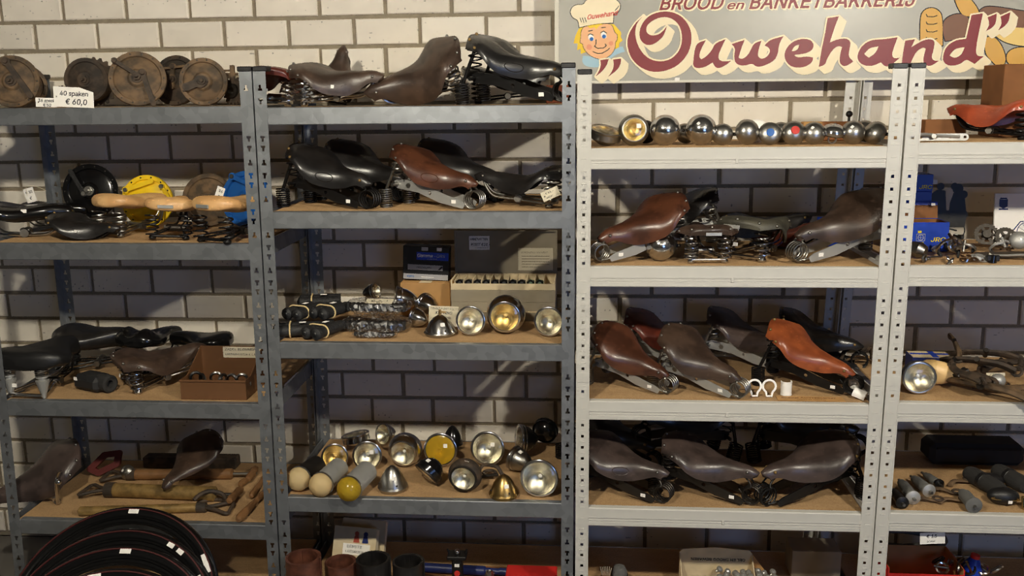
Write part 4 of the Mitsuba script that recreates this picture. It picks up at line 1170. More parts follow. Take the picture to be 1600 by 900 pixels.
p = on(690, 886, L5 + hgt(888, -.40))
t.rest(700, 0, L5 + hgt(893, -.33), rotm(-3), 1, Y=-.33)
solo('crate', bx((0, 0, 0), (.36, .12, hgt(893, -.33) - .002), .003), 'cardboard_dark', 'low dark box carrying the dark blue tube', 'box', False).rest(700, 0, L5, np.eye(3), 1, Y=-.33)
t = Thing('red_box', 'flat bright red box at the lower right of the headlight unit', 'box')
h = hgt(892, -.46)
t.add('carton', bx((0, 0, h / 2), (.165, .13, h), .003), 'red_box', False)
t.add('lid_dot', prism(Point(-.05, -.03).buffer(.010), .001, 'xy', h + .0005), 'brown_plastic', False)
t.rest(823, 0, L5, rotm(0), 1, Y=-.46)
t = Thing('chain_tool', 'small chrome chain tool between the blue tube and the red box', 'tool')
h = hgt(888, -.47)
t.add('body', bx((0, 0, h / 2), (.016, .02, h), .002), 'chrome_dull', False)
t.add('screw', helix((0, 0, 0), .012, .010, h, h + .018, 4, .0022), 'chrome')
t.add('tee_bar', rod((-.014, 0, h + .006), (.016, 0, h + .012), .003), 'chrome')
t.rest(750, 0, L5, np.eye(3), 1, Y=-.50)


def tyre(label, px, py, Y, tilt, r, mat, tags):
    t = Thing('tyre', label, 'tyre', 'black tyres leaning on the left unit')
    a = np.linspace(0, 2 * np.pi, 97)[:-1]
    k = t.add('tread', tube([(r * math.cos(q), 0, r * math.sin(q)) for q in a], .021, 12, closed=True), 'black_gloss', 60)
    t.add('wall_line', tube([((r + .008) * math.cos(q), -.0195, (r + .008) * math.sin(q)) for q in a], .0028, 5, closed=True), 'belt_red', 60, k, label='thin dark red line')
    t.add('bead', tube([((r - .022) * math.cos(q), 0, (r - .022) * math.sin(q)) for q in a], .012, 8, 1, closed=True), 'black_gloss', 60, k)
    for q, rr, w in tags:
        q = math.radians(q)
        sticker(t, (rr * r * math.cos(q), -.0215, rr * r * math.sin(q)), (0, -1, .02), w, .014, under=k, spin=math.degrees(q) - 90)
    M = rotm(0, 0, -tilt)
    top = M @ np.array([0, 0, r + .021])
    p = at(px, py, Y)
    low = p[2] - (r + .021) * 2 * math.cos(math.radians(tilt))
    t.bake(M, p - top)


P('belt_red', (66, 26, 26), .4)
tyre('black tyre with a red line leaning highest against the shelf, one tag on top', 216, 792, -.640, 44, .300, 'black_gloss', [(90, 1.0, .032), (30, 1.0, .06)])
tyre('black tyre with two tags at its right shoulder, second from the shelf', 210, 826, -.765, 44, .300, 'black_gloss', [(64, 1.0, .022), (57, 1.0, .022), (32, .98, .07)])
tyre('black tyre with one tag at its top, third from the shelf', 204, 853, -.870, 44, .300, 'black_gloss', [(90, 1.0, .032), (35, .98, .06)])
tyre('black tyre nearest the viewer, only its top arc above the lower edge', 198, 888, -.990, 44, .300, 'black_gloss', [(104, 1.0, .036)])
# ------------------------------------------------------------------ left unit: third and fourth shelf
L = b1[2]
t = Thing('parts_box', 'open brown plastic box of saddle clamps with a paper note', 'box')
W2, D2, H2 = .205, .17, .062
k = t.add('body', cat(bx((0, -D2 / 2 + .0015, H2 / 2), (W2, .003, H2)), bx((0, D2 / 2 - .0015, .062), (W2, .003, .124)), bx((0, 0, .0015), (W2, D2, .003)),
                  *[prism([(-D2 / 2, 0), (D2 / 2, 0), (D2 / 2, .124), (-D2 / 2 + .05, H2), (-D2 / 2, H2)], .003, 'yz', s * (W2 / 2 - .0015)) for s in (-1, 1)]), 'brown_plastic', False)
t.add('lip', bx((0, -D2 / 2 - .001, H2 - .003), (W2 + .004, .006, .006), .001), 'brown_plastic', False, k)
nt = t.add('note', bx((.036, D2 / 2 - .0045, .104), (.128, .0008, .036)), 'paper', False, label='paper note reading zadel klemmen')
flat_text(t, 'ZADEL KLEMMEN', (-.022, D2 / 2 - .0052, .110), .0078, 'ink', nt, False, .1, spread=1.15)
flat_text(t, 'VERTIND P/STUK € 2,50', (-.022, D2 / 2 - .0052, .094), .0062, 'ink', nt, False, .15, spread=1.05)
t.rest(349, 594, L, np.eye(3), 1, Y=-.48)
PB = at(349, 594, -.48)


def saddle_clamp(label, p, yaw, mat, sc=1.0, roll=0):
    t = Thing('saddle_clamp', label, 'clamp', 'saddle clamps in the brown box')
    t.add('ring', tube([(.014 * math.cos(a), 0, .014 * math.sin(a)) for a in np.linspace(0, 2 * np.pi, 16)[:-1]], .0042, 6, closed=True), mat, 40)
    t.add('bolt', cat(rod((-.018, 0, -.012), (.018, 0, -.012), .0032), bx((.020, 0, -.012), (.006, .010, .010), .001)), mat, False)
    t.bake(rotm(yaw, 0, roll) * sc, p)


for i, (x, y, m, yw, w) in enumerate([(-.075, -.03, 'black_steel', 30, 'dark saddle clamp at the left in the brown box'), (-.045, -.05, 'dark_steel', -40, 'second dark saddle clamp in the brown box'), (-.01, -.03, 'chrome', 20, 'bright saddle clamp in the middle of the brown box'),
                                      (.02, -.05, 'chrome', 70, 'small bright saddle clamp left of the open ring in the brown box'), (.048, -.05, 'chrome', -8, 'large open chrome ring clamp in the brown box'), (.078, -.045, 'chrome', 15, 'chrome clamp at the right end of the brown box')]):
    saddle_clamp(w, (PB[0] + x, PB[1] + y, L + .054), yw, m, 1.15)
t = Thing('tool_bag', 'rough black rubber pedal block with a sticker at the shelf edge', 'pedal')
t.add('block', bx((0, 0, .026), (.115, .075, .05), .014), 'rubber', False)
t.add('cuff', lathe([(.012, -.03), (.026, -.028), (.028, .02), (.022, .024), (.012, .02)], 20).apply_transform(trimesh.transformations.rotation_matrix(math.pi / 2, (0, 1, 0))).apply_translation((.058, 0, .028)), 'felt_black', 30)
sticker(t, (-.036, -.0382, .040))
P('felt_black', (40, 39, 38), .9)
t.rest(152, 606, L, rotm(-24), 1, Y=-.48)

L = b1[3]


def pump(label, a, b, r, z, mats=('old_brass', 'rust_dark', 'wood_handle'), fork=True, handle=True):
    """an old tyre pump lying from pixel a (foot) to pixel b (handle) on height z"""
    t = Thing('tyre_pump', label, 'pump', 'old brass tyre pumps on the fourth shelf')
    p, q = on(*a, z + r), on(*b, z + r)
    d = q - p
    ln = float(np.linalg.norm(d))
    M = np.stack([d / ln, np.cross([0, 0, 1.0], d / ln), [0, 0, 1.0]], 1)
    t.add('barrel', moved(lathe([(0, .06), (r * .8, .06), (r, .065), (r, ln - .10), (r * 1.05, ln - .098), (r * 1.05, ln - .08), (r * .5, ln - .075), (0, ln - .075)], 18), rotm(0, 90)), mats[0], 30)
    if fork:
        t.add('foot_frame', cat(tube(spline([(.065, 0, 0), (.03, .016, 0), (-.012, .040, -.004), (-.02, .030, -.006)], 12), .006, 6), tube(spline([(.065, 0, 0), (.03, -.016, 0), (-.012, -.040, -.004), (-.02, -.03, -.006)], 12), .006, 6), rod((-.018, -.036, -.005), (-.018, .036, -.005), .006), rod((.06, 0, 0), (.09, 0, 0), r * 1.1, 14)), mats[1], 30)
    else:
        t.add('hose_nipple', cat(rod((.02, 0, 0), (.07, 0, 0), .008, 10), ball((.015, 0, 0), .013, 2)), mats[2], 30)
    if handle:
        t.add('rod', rod((ln - .08, 0, 0), (ln - .012, 0, 0), .0055), 'steel')
        t.add('handle', moved(lathe([(0, -.05), (.010, -.048), (.0135, -.03), (.011, 0), (.0135, .03), (.010, .048), (0, .05)], 14), rotm(0, 0, 90), (ln - .01, 0, 0)), mats[2], 40)
    t.bake(M, p)
    return t


pump('thick brass tyre pump with a dark forked foot, lying under the worn saddle', (140, 764), (372, 773), .0235, L)
pump('long thin brass tyre pump nearest the shelf edge, its foot frame at the right', (352, 792), (85, 800), .0145, L, handle=False)
pump('dull wooden tyre pump behind the thick brass one', (172, 742), (398, 740), .018, L, ('wood_handle', 'rust_dark', 'wood_handle'))
for lab, a, b, r in [('turned wooden handle pointing to the viewer at the right of the pumps', (372, 812), (412, 770), .014), ('dark wooden handle beside the grey post', (392, 776), (414, 744), .011), ('greyish wooden handle behind the dark one', (374, 758), (398, 740), .012)]:
    t = Thing('wooden_grip', lab, 'handle')
    p, q = on(*a, L + r), on(*b, L + r)
    d = q - p
    ln = float(np.linalg.norm(d))
    t.add('grip', lathe([(0, 0), (r * .7, .003), (r, .018), (r * .9, ln * .35), (r * .6, ln * .7), (r * .75, ln * .92), (r * .5, ln), (0, ln)], 16), 'wood_handle', 50)
    t.add('ferrule', lathe([(r * .62, ln * .97), (r * .66, ln * 1.06), (0, ln * 1.08)], 12), 'steel', 30)
    t.bake(facing(d), p)
t = Thing('pump_bracket', 'dark iron foot frame of a pump at the right end of the thin brass pump', 'bracket')
t.add('loop', tube([(.045 * math.cos(a), .026 * math.sin(a), .008) for a in np.linspace(0, 2 * np.pi, 20)[:-1]], .006, 6, closed=True), 'rust_dark')
t.add('yoke', tube(spline([(-.05, -.02, .03), (-.01, .01, .045), (.03, .02, .03), (.05, -.01, .01)], 14), .007, 6), 'rust_dark')
t.rest(332, 786, L, rotm(10), 1, Y=-.46)
t = Thing('fork_bracket', 'dark red lacquered bracket lying near the wall', 'bracket')
t.add('loop', prism(unary_union([LineString([(-.05, -.02), (.0, .03), (.05, .035), (.045, -.005), (-.02, -.035), (-.05, -.02)]).buffer(.011)]), .018, 'xz', 0), 'red_plastic', 30)
t.rest(164, 722, L, rotm(8, 0, -20), .95, Y=-.24)
bell('small bell with a white tag standing behind the dull wooden pump', 204, 738, L, (-.1, -1, .3), .026, 'steel', Y=-.27, tag=True, group='bells on the pump shelf')
t = Thing('wooden_plank', 'dark wooden plank lying along the wall behind the pumps', 'plank')
t.add('board', bx((0, 0, .02), (.34, .05, .04), .003), 'rust_dark', False)
t.rest(300, 724, L, rotm(1), 1, Y=-.15)
t = Thing('chrome_bracket', 'bright chrome seat bracket leaning on the slate grey saddle', 'bracket')
t.add('strap', tube(spline([(0, 0, 0), (.012, -.005, .04), (.018, 0, .085), (.03, .01, .115)], 16), .011, 8, .35), 'chrome')
t.add('eye', tube([(.012 * math.cos(a) - .004, 0, .012 * math.sin(a) + .008) for a in np.linspace(0, 2 * np.pi, 14)[:-1]], .004, 6, closed=True), 'chrome')
t.add('knob', ball((.028, -.004, .085), .010, 2), 'chrome', True)
t.rest(88, 760, L, rotm(-10, 0, 10), 1, Y=-.50)

# ------------------------------------------------------------------ white units: small stock
L = b3[0]
t = Thing('wooden_block', 'flat brown wooden block behind the bells on the white top shelf', 'block', 'wooden blocks on the white top shelves')
k = t.add('block', bx((0, 0, .028), (.175, .04, .056), .002), 'wood', False)
t.add('pale_end', bx((-.0586, -.0002, .028), (.0578, .0405, .0562), .002), 'cardboard', False, k, label='paler left end')
t.rest(1310, 0, L + .0, np.eye(3), 1, Y=-.24)
t = Thing('ball_knob', 'small black ball knob on the wooden block', 'knob')  # plain black ball knob on a short stem
t.add('ball', ball((0, 0, .022), .010, 2), 'black_plastic', True)
t.add('stem', rod((0, 0, 0), (0, 0, .016), .004), 'black_steel')
t.rest(1338, 0, L + .0565, np.eye(3), 1, Y=-.24)
t = Thing('wooden_block', 'dark wooden block behind the chrome brake lever', 'block', 'wooden blocks on the white top shelves')
t.add('block', bx((0, 0, .026), (.118, .04, .052), .002), 'cardboard_dark', False)
t.rest(1490, 0, b4[0], np.eye(3), 1, Y=-.28)
t = Thing('cardboard_box', 'tall plain cardboard box behind the bright red saddle, under the sign', 'box')
k = t.add('carton', bx((0, 0, .105), (.30, .15, .21), .002), 'cardboard_dark', False)
t.add('flap', bx((.02, -.0762, .105), (.20, .0012, .206)), 'cardboard', False, k)
t.rest(1646, 0, b4[0], np.eye(3), 1, Y=-.245)
t = Thing('reddish_board', 'red brown board standing behind the saddles at the end of the top shelf', 'board')
t.add('board', bx((0, 0, .028), (.085, .012, .056), .001), 'leather_orange', False)
t.rest(874, 0, b2[0], np.eye(3), 1, Y=-.15)


def lever(label, cx, cy, z, yaw, mat, sc=1.0, Y=None, roll=0, pitch=0, group='loose bicycle parts', name='brake_lever'):
    t = Thing(name, label, 'brake lever', group)
    t.add('blade', tube(spline([(0, 0, .012), (.03, .008, .014), (.08, .012, .010), (.12, .004, .008)], 20), np.linspace(.009, .006, 20), 8, .55), mat, 50)
    t.add('clamp_ring', tube([(-.012 + .014 * math.cos(a), .0, .016 + .014 * math.sin(a)) for a in np.linspace(0, 2 * np.pi, 14)[:-1]], .0045, 6, closed=True), mat, 40)
    t.add('pivot', cat(rod((.008, -.012, .013), (.008, .016, .013), .005), bx((0, 0, .013), (.022, .016, .014), .003)), mat, False)
    t.rest(cx, cy, z, rotm(yaw, pitch, roll), sc, Y)


def caliper(label, cx, cy, z, yaw, mat, sc=1.0, Y=None, roll=0):
    t = Thing('brake_caliper', label, 'brake caliper', 'loose bicycle parts')
    for s in (-1, 1):
        t.add('arm', tube(spline([(0, .004 * s, .06), (s * .03, .004 * s, .045), (s * .034, .004 * s, .02), (s * .024, .004 * s, 0)], 14), .006, 6, .6), mat, 40)
        t.add('pad_holder', bx((s * .022, .012 * s, .003), (.008, .03, .012), .002), 'rubber', False)
    t.add('bolt', rod((0, -.025, .058), (0, .02, .058), .005), mat)
    t.rest(cx, cy, z, rotm(yaw, 0, roll), sc, Y)


def cog(label, cx, cy, z, d, r, mat, Y=None):
    t = Thing('cog', label, 'chain wheel', 'loose bicycle parts')
    ring = [((r + (.003 if k % 4 in (1, 2) else 0)) * math.cos(a), (r + (.003 if k % 4 in (1, 2) else 0)) * math.sin(a)) for k, a in enumerate(np.linspace(0, 2 * np.pi, 96, endpoint=False))]
    t.add('toothed_ring', prism(Polygon(ring).difference(Point(0, 0).buffer(r * .72)), .003, 'xy'), mat, False)
    t.add('spider', cat(*[bx((0, 0, 0), (r * 1.6, .008, .003)).apply_transform(trimesh.transformations.rotation_matrix(a, (0, 0, 1))) for a in (0, 1.05, 2.1)], lathe([(0, .008), (.012, .008), (.016, -.004), (0, -.006)], 14)), mat, 30)
    t.rest(cx, cy, z, facing(d), 1, Y)


def plate(label, cx, cy, z, yaw, ln, mat, Y=None, pitch=0, roll=0):
    t = Thing('bracket_plate', label, 'bracket', 'loose bicycle parts')
    poly = LineString([(-ln / 2, 0), (ln / 2, 0)]).buffer(.010)
    for x in np.linspace(-ln / 2, ln / 2, 4):
        poly = poly.difference(Point(x, 0).buffer(.004))
    t.add('strip', prism(poly, .003, 'xy', .0015), mat, False)
    t.add('bolt', cat(rod((-ln / 4, 0, 0), (-ln / 4, 0, .014), .004), lathe([(0, .0125), (.007, .0125), (.007, .0175), (0, .0175)], 6).apply_translation((-ln / 4, 0, 0))), mat, False)
    t.rest(cx, cy, z, rotm(yaw, pitch, roll), 1, Y)


lever('bright brake lever with upturned clamp at the left end of its shelf', 1470, 0, b4[0], 8, 'alu', 1.15, Y=-.53)
plate('chrome plated bar with a sticker right of the upturned brake lever', 1492, 0, b4[0], 2, .12, 'alu', Y=-.52, roll=75)
lever('grey lever peeping behind the right white post', 1444, 0, b4[0], 60, 'steel', 1.1, Y=-.34, roll=-30)
# blue boxes
L = b3[1]


def blue_carton(label, p, w, d, h, yaw, word, open_=False, emblem=False, wordx=.0, wh=.013):
    t = Thing('blue_box', label, 'box', 'bright blue cartons with yellow lettering')
    if open_:
        k = t.add('carton', cat(bx((0, -d / 2 + .001, h / 2), (w, .002, h)), bx((0, d / 2 - .001, h / 2), (w, .002, h)), bx((-w / 2 + .001, 0, h / 2), (.002, d, h)), bx((w / 2 - .001, 0, h / 2), (.002, d, h)), bx((0, 0, .001), (w, d, .002))), 'blue_box', False)
        t.add('lining', cat(bx((0, d / 2 - .003, h / 2), (w - .004, .001, h - .004)), bx((w / 2 - .003, 0, h / 2), (.001, d - .004, h - .004)), bx((0, 0, .003), (w - .004, d - .004, .002))), 'cardboard_dark', False, k)
        fl = t.add('flap', moved(bx((0, 0, .020), (w, .0015, .040)), rotm(0, 0, -12), (0, d / 2 - .001, h)), 'cardboard_dark', False)
        t.add('flap_edge', moved(bx((0, 0, .0455), (w, .0018, .010)), rotm(0, 0, -12), (0, d / 2 - .001, h)), 'blue_box', False, fl)
        sticker(t, (w / 2 - .02, d / 2 - .011, h + .044), (0, -1, .2), .012, .008)
    else:
        k = t.add('carton', bx((0, 0, h / 2), (w, d, h), .001), 'blue_box', False)
        t.add('lid_seam', bx((0, -d / 2 - .0004, h * .7), (w, .0008, .0012)), 'navy', False, k)
    if word:
        flat_text(t, word, (wordx, -d / 2 - .0006, h * .34), wh, 'yellow_print', k, True, .15, spread=1.25)
    if emblem:
        x = wordx - .028
        t.add('emblem', cat(prism(sbox(x - .013, h * .36, x + .013, h * .36 + .022).difference(sbox(x - .0115, h * .36 + .0015, x + .0115, h * .36 + .0205)), .0006, 'xz', -d / 2 - .0006),
                            prism(Point(x, h * .36 + .011).buffer(.009).difference(Point(x, h * .36 + .011).buffer(.0072)), .0006, 'xz', -d / 2 - .0006), bx((x, -d / 2 - .0006, h * .36 + .011), (.0012, .0006, .014)), bx((x, -d / 2 - .0006, h * .36 + .011), (.02, .0006, .0012))), 'silver_print', False, k)
        t.add('yellow_tab', cat(bx((x - .004, -d / 2 - .0006, h * .36 + .028), (.011, .0006, .007)), bx((x + .004, -d / 2 - .0006, h * .36 - .006), (.011, .0006, .007))), 'yellow_print', False, k)
    t.bake(rotm(yaw), p)


p = at(1413, 398, -.36)
p3 = float(at(1475, 395, -.33)[0])
blue_carton('blue carton with open brown flap and yellow letters right of the white post', (p3 - .075, -.305, b4[1]), .150, .10, .088, 0, 'JRC', True, True, .022)
blue_carton('blue carton lying higher at the wall behind the open one', (p3 - .072, -.19, b4[1]), .115, .09, .168, 0, None)
flatk = Thing('blue_box', 'blue carton on top of the one at the wall, with yellow letters', 'box', 'bright blue cartons with yellow lettering')
k = flatk.add('carton', bx((0, 0, .026), (.112, .09, .052), .001), 'blue_box', False)
flat_text(flatk, 'JRC', (.014, -.0458, .008), .0115, 'yellow_print', k, True, .15, spread=1.25)
flatk.bake(rotm(0), (p3 - .070, -.19, b4[1] + .1685))
blue_carton('blue carton peeping out under the big dark brown saddle', (2.800, -.20, L + .001), .075, .07, .085, 0, 'JRC', False, True, .028)

# glass panel with black silhouette, tile
L = b4[1]
t = Thing('glass_picture', 'clear glass pane with a black cut out of two riders on a bicycle', 'picture')
Wg, Hg = .118, .155
k = t.add('pane', bx((0, 0, Hg / 2), (Wg, .004, Hg)), 'sheet_glass', False)
t.add('stand', cat(bx((-.04, .006, .006), (.01, .05, .012), .002), bx((.04, .006, .006), (.01, .05, .012), .002)), 'black_plastic', False)
fig = unary_union([Point(-.012, .132).buffer(.009), Polygon([(-.028, .075), (.004, .072), (.000, .122), (-.020, .124), (-.052, .100), (-.054, .092)]), Point(.030, .126).buffer(.013), Point(.044, .112).buffer(.010), Point(.022, .132).buffer(.009),
                   Polygon([(.010, .06), (.05, .058), (.052, .072), (.046, .112), (.020, .116), (.012, .09)]), Polygon([(-.03, .03), (.05, .03), (.054, .066), (-.032, .078)]), Point(.042, .062).buffer(.014),
                   Point(-.026, .022).buffer(.022).difference(Point(-.026, .022).buffer(.0195)), Point(.030, .022).buffer(.022).difference(Point(.030, .022).buffer(.0195)), LineString([(-.026, .022), (.0, .03), (.030, .022)]).buffer(.002), LineString([(-.026, .022), (-.02, .06)]).buffer(.002)])
t.add('silhouette', prism(fig, .0012, 'xz', -.0032), 'black_plastic', False, k)
sticker(t, (-.028, -.0028, .143), under=k)
t.rest(1503, 0, L, rotm(0, 0, -6), 1.28, Y=-.13)
t = Thing('tile', 'white picture tile with a blue crest and a blue high wheel bicycle', 'tile')
Ht = .150
k = t.add('slab', bx((0, 0, Ht / 2), (Ht, .008, Ht), .001), 'white_card', False)
c = -.050
t.add('crest', cat(prism([(c - .012, .132), (c + .012, .132), (c + .012, .112), (c, .104), (c - .012, .112)], .0008, 'xz', -.0044), bx((c, -.0044, .103), (.026, .0008, .004)), bx((c, -.0044, .135), (.020, .0008, .004))), 'navy', False, k)
t.add('wheel', cat(prism(Point(.022, .034).buffer(.032).difference(Point(.022, .034).buffer(.0302)), .0008, 'xz', -.0044), prism(Point(-.024, .014).buffer(.012).difference(Point(-.024, .014).buffer(.0105)), .0008, 'xz', -.0044), *[bx((.022, -.0044, .034), (.062, .0008, .0008)).apply_transform(trimesh.transformations.rotation_matrix(a, (0, 1, 0), (.022, 0, .034))) for a in np.arange(6) * .52],
                       prism(LineString([(-.024, .014), (-.02, .04), (.0, .066), (.022, .068)]).buffer(.0014), .0008, 'xz', -.0044), prism(LineString([(.010, .080), (.022, .078), (.022, .034)]).buffer(.0012), .0008, 'xz', -.0044)), 'navy', False, k)
t.rest(1628, 0, L, rotm(0, 0, -8), 1.05, Y=-.20)
# loose chrome parts
cog('grey chain wheel standing left of the other one before the tile', 1541, 372, L + .02, (-.2, -1, .5), .032, 'dark_steel', -.36)
cog('grey chain wheel right in front of the picture tile', 1573, 376, L + .01, (.1, -1, .6), .034, 'steel', -.38)
lever('long chrome lever lying along the shelf below the chain wheels', 1530, 390, L + .012, 4, 'chrome', 1.25, -.44)
caliper('chrome brake caliper under the blue carton', 1478, 388, L, 20, 'chrome', .9, -.45, 40)
caliper('chrome brake caliper in front of the glass picture', 1508, 396, L, -30, 'chrome_dull', .8, -.49, 60)
plate('grey bracket plate lying at the right edge of the loose parts', 1566, 398, L, 6, .14, 'chrome_dull', -.47, 0, 50)
plate('small bright plate with a sticker in front of the caliper', 1518, 406, L, 10, .05, 'chrome', -.54, 0, 30)
lever('short steel lever left of the black wing nut', 1456, 402, L, 40, 'steel', .7, -.52)
plate('short bright plate at the back left of the loose parts', 1462, 388, L + .006, 60, .05, 'alu', -.40, 0, 40)
lever('bright lever crossing under the tile', 1588, 400, L + .002, 160, 'alu', .9, -.50)
caliper('pale brake caliper under the right chain wheel', 1560, 392, L, 10, 'alu', .75, -.43, 50)
cog('small bright chain wheel lying flat before the glass picture', 1530, 402, L, (.1, -.3, 1), .022, 'alu', -.52)
lever('pale lever standing between the calipers', 1483, 402, L, 70, 'chrome_dull', .65, -.54, 40)
t = Thing('wing_nut', 'black plastic wing nut at the shelf edge among the chrome parts', 'knob')
t.add('wings', cat(bx((-.010, 0, .012), (.016, .012, .018), .003), bx((.010, 0, .012), (.016, .012, .018), .003)), 'black_plastic', False)
t.add('boss', lathe([(0, 0), (.011, 0), (.009, .020), (0, .022)], 12), 'black_gloss', 30)
t.rest(1551, 406, L, np.eye(3), 1, Y=-.54)
t = Thing('dome_nut', 'dull steel cone nut right of the white post beside the blue carton', 'nut')
t.add('cone', moved(lathe([(0, 0), (.016, 0), (.024, .018), (.020, .042), (.010, .05), (0, .05)], 18), rotm(0, -80)), 'steel', 30)
t.add('thread', moved(rod((0, 0, 0), (0, 0, .062), .006), rotm(0, -80)), 'steel')
t.rest(1432, 397, L, rotm(-40), 1, Y=-.47)
bell('chrome bell lying among the loose parts left of the caliper', 1498, 392, L, (-.2, -.6, 1), .020, 'chrome', -.40, group='bells on the second white shelf')
bell('silver lamp cap at the right edge among the loose parts', 1594, 390, L + .02, (-.3, -1, .4), .026, 'alu', -.42, group='bells on the second white shelf')

# third shelf: white plastic pieces, printed strip
L = b3[2]
t = Thing('printed_strip', 'brown cardboard strip with printed words lying at the shelf edge', 'card')
k = t.add('card', bx((0, 0, .0008), (.190, .040, .0014)), 'cardboard', False)
m = text('Special ACHTERLICHT', .0085, True, .1, .0004)
m.vertices[:, 0] = m.vertices[:, 0] * 1.22 - .082
m.vertices[:, 1] += .002
m.vertices[:, 2] += .0015
t.add('lettering', m, 'wood_handle', False, k)
m = text('geschikt voor iedere fiets', .005, False, 0, .0004)
m.vertices[:, 0] -= .04
m.vertices[:, 1] -= .012
m.vertices[:, 2] += .0015
t.add('lettering', m, 'wood_handle', False, k)
t.rest(1266, 625, L, rotm(-1), 1, Y=-.555)
for lab, cx in (('clear plastic keyhole clip, left of two', 1179), ('clear plastic keyhole clip, right of two', 1202)):
    t = Thing('plastic_clip', lab, 'clip', 'clear keyhole shaped clips')
    a = np.linspace(math.radians(-55), math.radians(235), 24)
    pts = [(.0185 * math.cos(q), 0, .030 + .0185 * math.sin(q)) for q in a] + [(-.008, 0, .008), (-.008, 0, .001), (.008, 0, .001), (.008, 0, .008)]
    t.add('outline', tube(pts, .0016, 6, 2.2, closed=True), 'pvc', 40)
    t.add('foot', cat(bx((-.006, -.002, .002), (.005, .01, .004)), bx((.006, -.002, .002), (.005, .01, .004))), 'pvc', False)
    t.rest(cx, 612, L, rotm(0, 0, -8), 1, Y=-.54)


def half_pipe(label, cx, cy, z, ln, r, M, Y):
    t = Thing('plastic_shell', label, 'plastic shell', 'white half round plastic shells')
    a = np.linspace(math.radians(-20), math.radians(200), 20)
    G = np.stack([np.stack([r * np.cos(a), np.full_like(a, y_), r * np.sin(a)], 1) for y_ in np.linspace(0, ln, 3)], 0)
    t.add('shell', shell(G, .002), 'pvc', 40)
    t.add('rib', cat(*[tube([(r * 1.01 * math.cos(q), y_, r * 1.01 * math.sin(q)) for q in a], .0008, 4) for y_ in (.002, ln - .002)]), 'pvc', 40)
    t.rest(cx, cy, z, M, 1, Y)


half_pipe('white half round plastic shell standing before the orange saddle springs', 1229, 606, L, .042, .016, rotm(6, 0, 90) @ rotm(0, 0, 0), -.52)
half_pipe('white half round shell standing behind the other near the white post', 1334, 606, L, .036, .015, rotm(-10, 0, 80), -.48)
half_pipe('white half round shell tipped over at the shelf edge near the white post', 1343, 617, L, .036, .017, rotm(60, 0, 15), -.54)
t = Thing('old_bracket', 'rough brown leather strap bundle at the wall behind the white post', 'strap')
t.add('loop', tube(spline([(-.06, 0, 0), (-.05, .0, .05), (-.01, .01, .07), (.03, 0, .05), (.06, .01, .065), (.07, 0, .0)], 24), .014, 8, .5), 'rust_dark', 40)
t.add('strap', tube(spline([(-.07, -.02, .006), (-.03, -.03, .03), (.02, -.02, .03), (.07, -.03, .01)], 20), .014, 8, .4), 'rust', 40)
t.rest(1338, 572, L, rotm(4), .8, Y=-.20)

L = b4[2]
t = headlight('large clear headlight beside the cream rear lamp at the left end', 1432, 606, L, (-.05, -1, .05), .046, deep=.9, shape='round', body='chrome_dull', Y=-.50, group='lamps on the third shelf of the right unit')
t = Thing('rear_lamp', 'cream plastic rear lamp with clear window behind the large clear headlight', 'lamp')
k = t.add('shell', moved(lathe([(0, -.05), (.022, -.046), (.036, -.02), (.038, .0), (.034, .03), (.022, .055), (.010, .07), (0, .072)], 24), rotm(0, 90) * np.array([1, .8, 1])), 'cream_plastic', 50)
t.add('window', moved(lathe([(.0385, -.012), (.041, 0), (.0385, .016), (.030, .022)], 24, True), rotm(0, 90) * np.array([1, .8, 1]), (-.012, -.003, .004)), 'lens', 50)
t.rest(1461, 600, L, rotm(-20), 1, Y=-.42)
t = Thing('blue_box', 'flat blue and cream printed carton behind the cream rear lamp', 'box')
k = t.add('carton', bx((0, 0, .028), (.122, .075, .056), .001), 'navy', False)
t.add('cream_top', bx((0, 0, .0564), (.118, .072, .0008)), 'pale_card', False, k)
t.add('blue_cross', cat(bx((.01, 0, .0571), (.018, .07, .0006)), bx((0, .005, .0571), (.116, .014, .0006))), 'blue_box', False, k)
t.add('cream_stripe', bx((0, -.0378, .040), (.118, .0006, .006)), 'pale_card', False, k)
t.rest(1450, 582, L, rotm(-3), 1, Y=-.29)
rr = random.Random(5)
LV = [('curved rusty lever hanging over the shelf edge, longest of the heap', 1545, 610, 128, 2.1, -.53, 10), ('rusty lever lying along the left side of the heap', 1505, 590, 118, 1.7, -.44, -20), ('rusty lever crossing over the middle of the heap', 1530, 585, 140, 1.7, -.40, 30), ('rusty lever sticking up at the back of the heap', 1488, 568, 80, 1.3, -.30, 70),
      ('thin rusty lever near the right edge of the heap', 1575, 570, 20, 1.6, -.34, 10), ('broad rusty lever at the back of the heap', 1540, 562, 160, 1.5, -.26, 40), ('dark lever under the silver ball', 1575, 622, 170, 1.4, -.50, 0), ('rusty lever at the left front of the heap', 1506, 618, 100, 1.3, -.52, -30),
      ('rusty lever pointing up at the right of the heap', 1592, 560, 70, 1.2, -.28, 60), ('dark lever lying at the wall left of the heap', 1420, 572, 10, 1.2, -.22, 20), ('rusty lever between the heap and the cream lamp', 1490, 600, 60, 1.2, -.38, -60)]
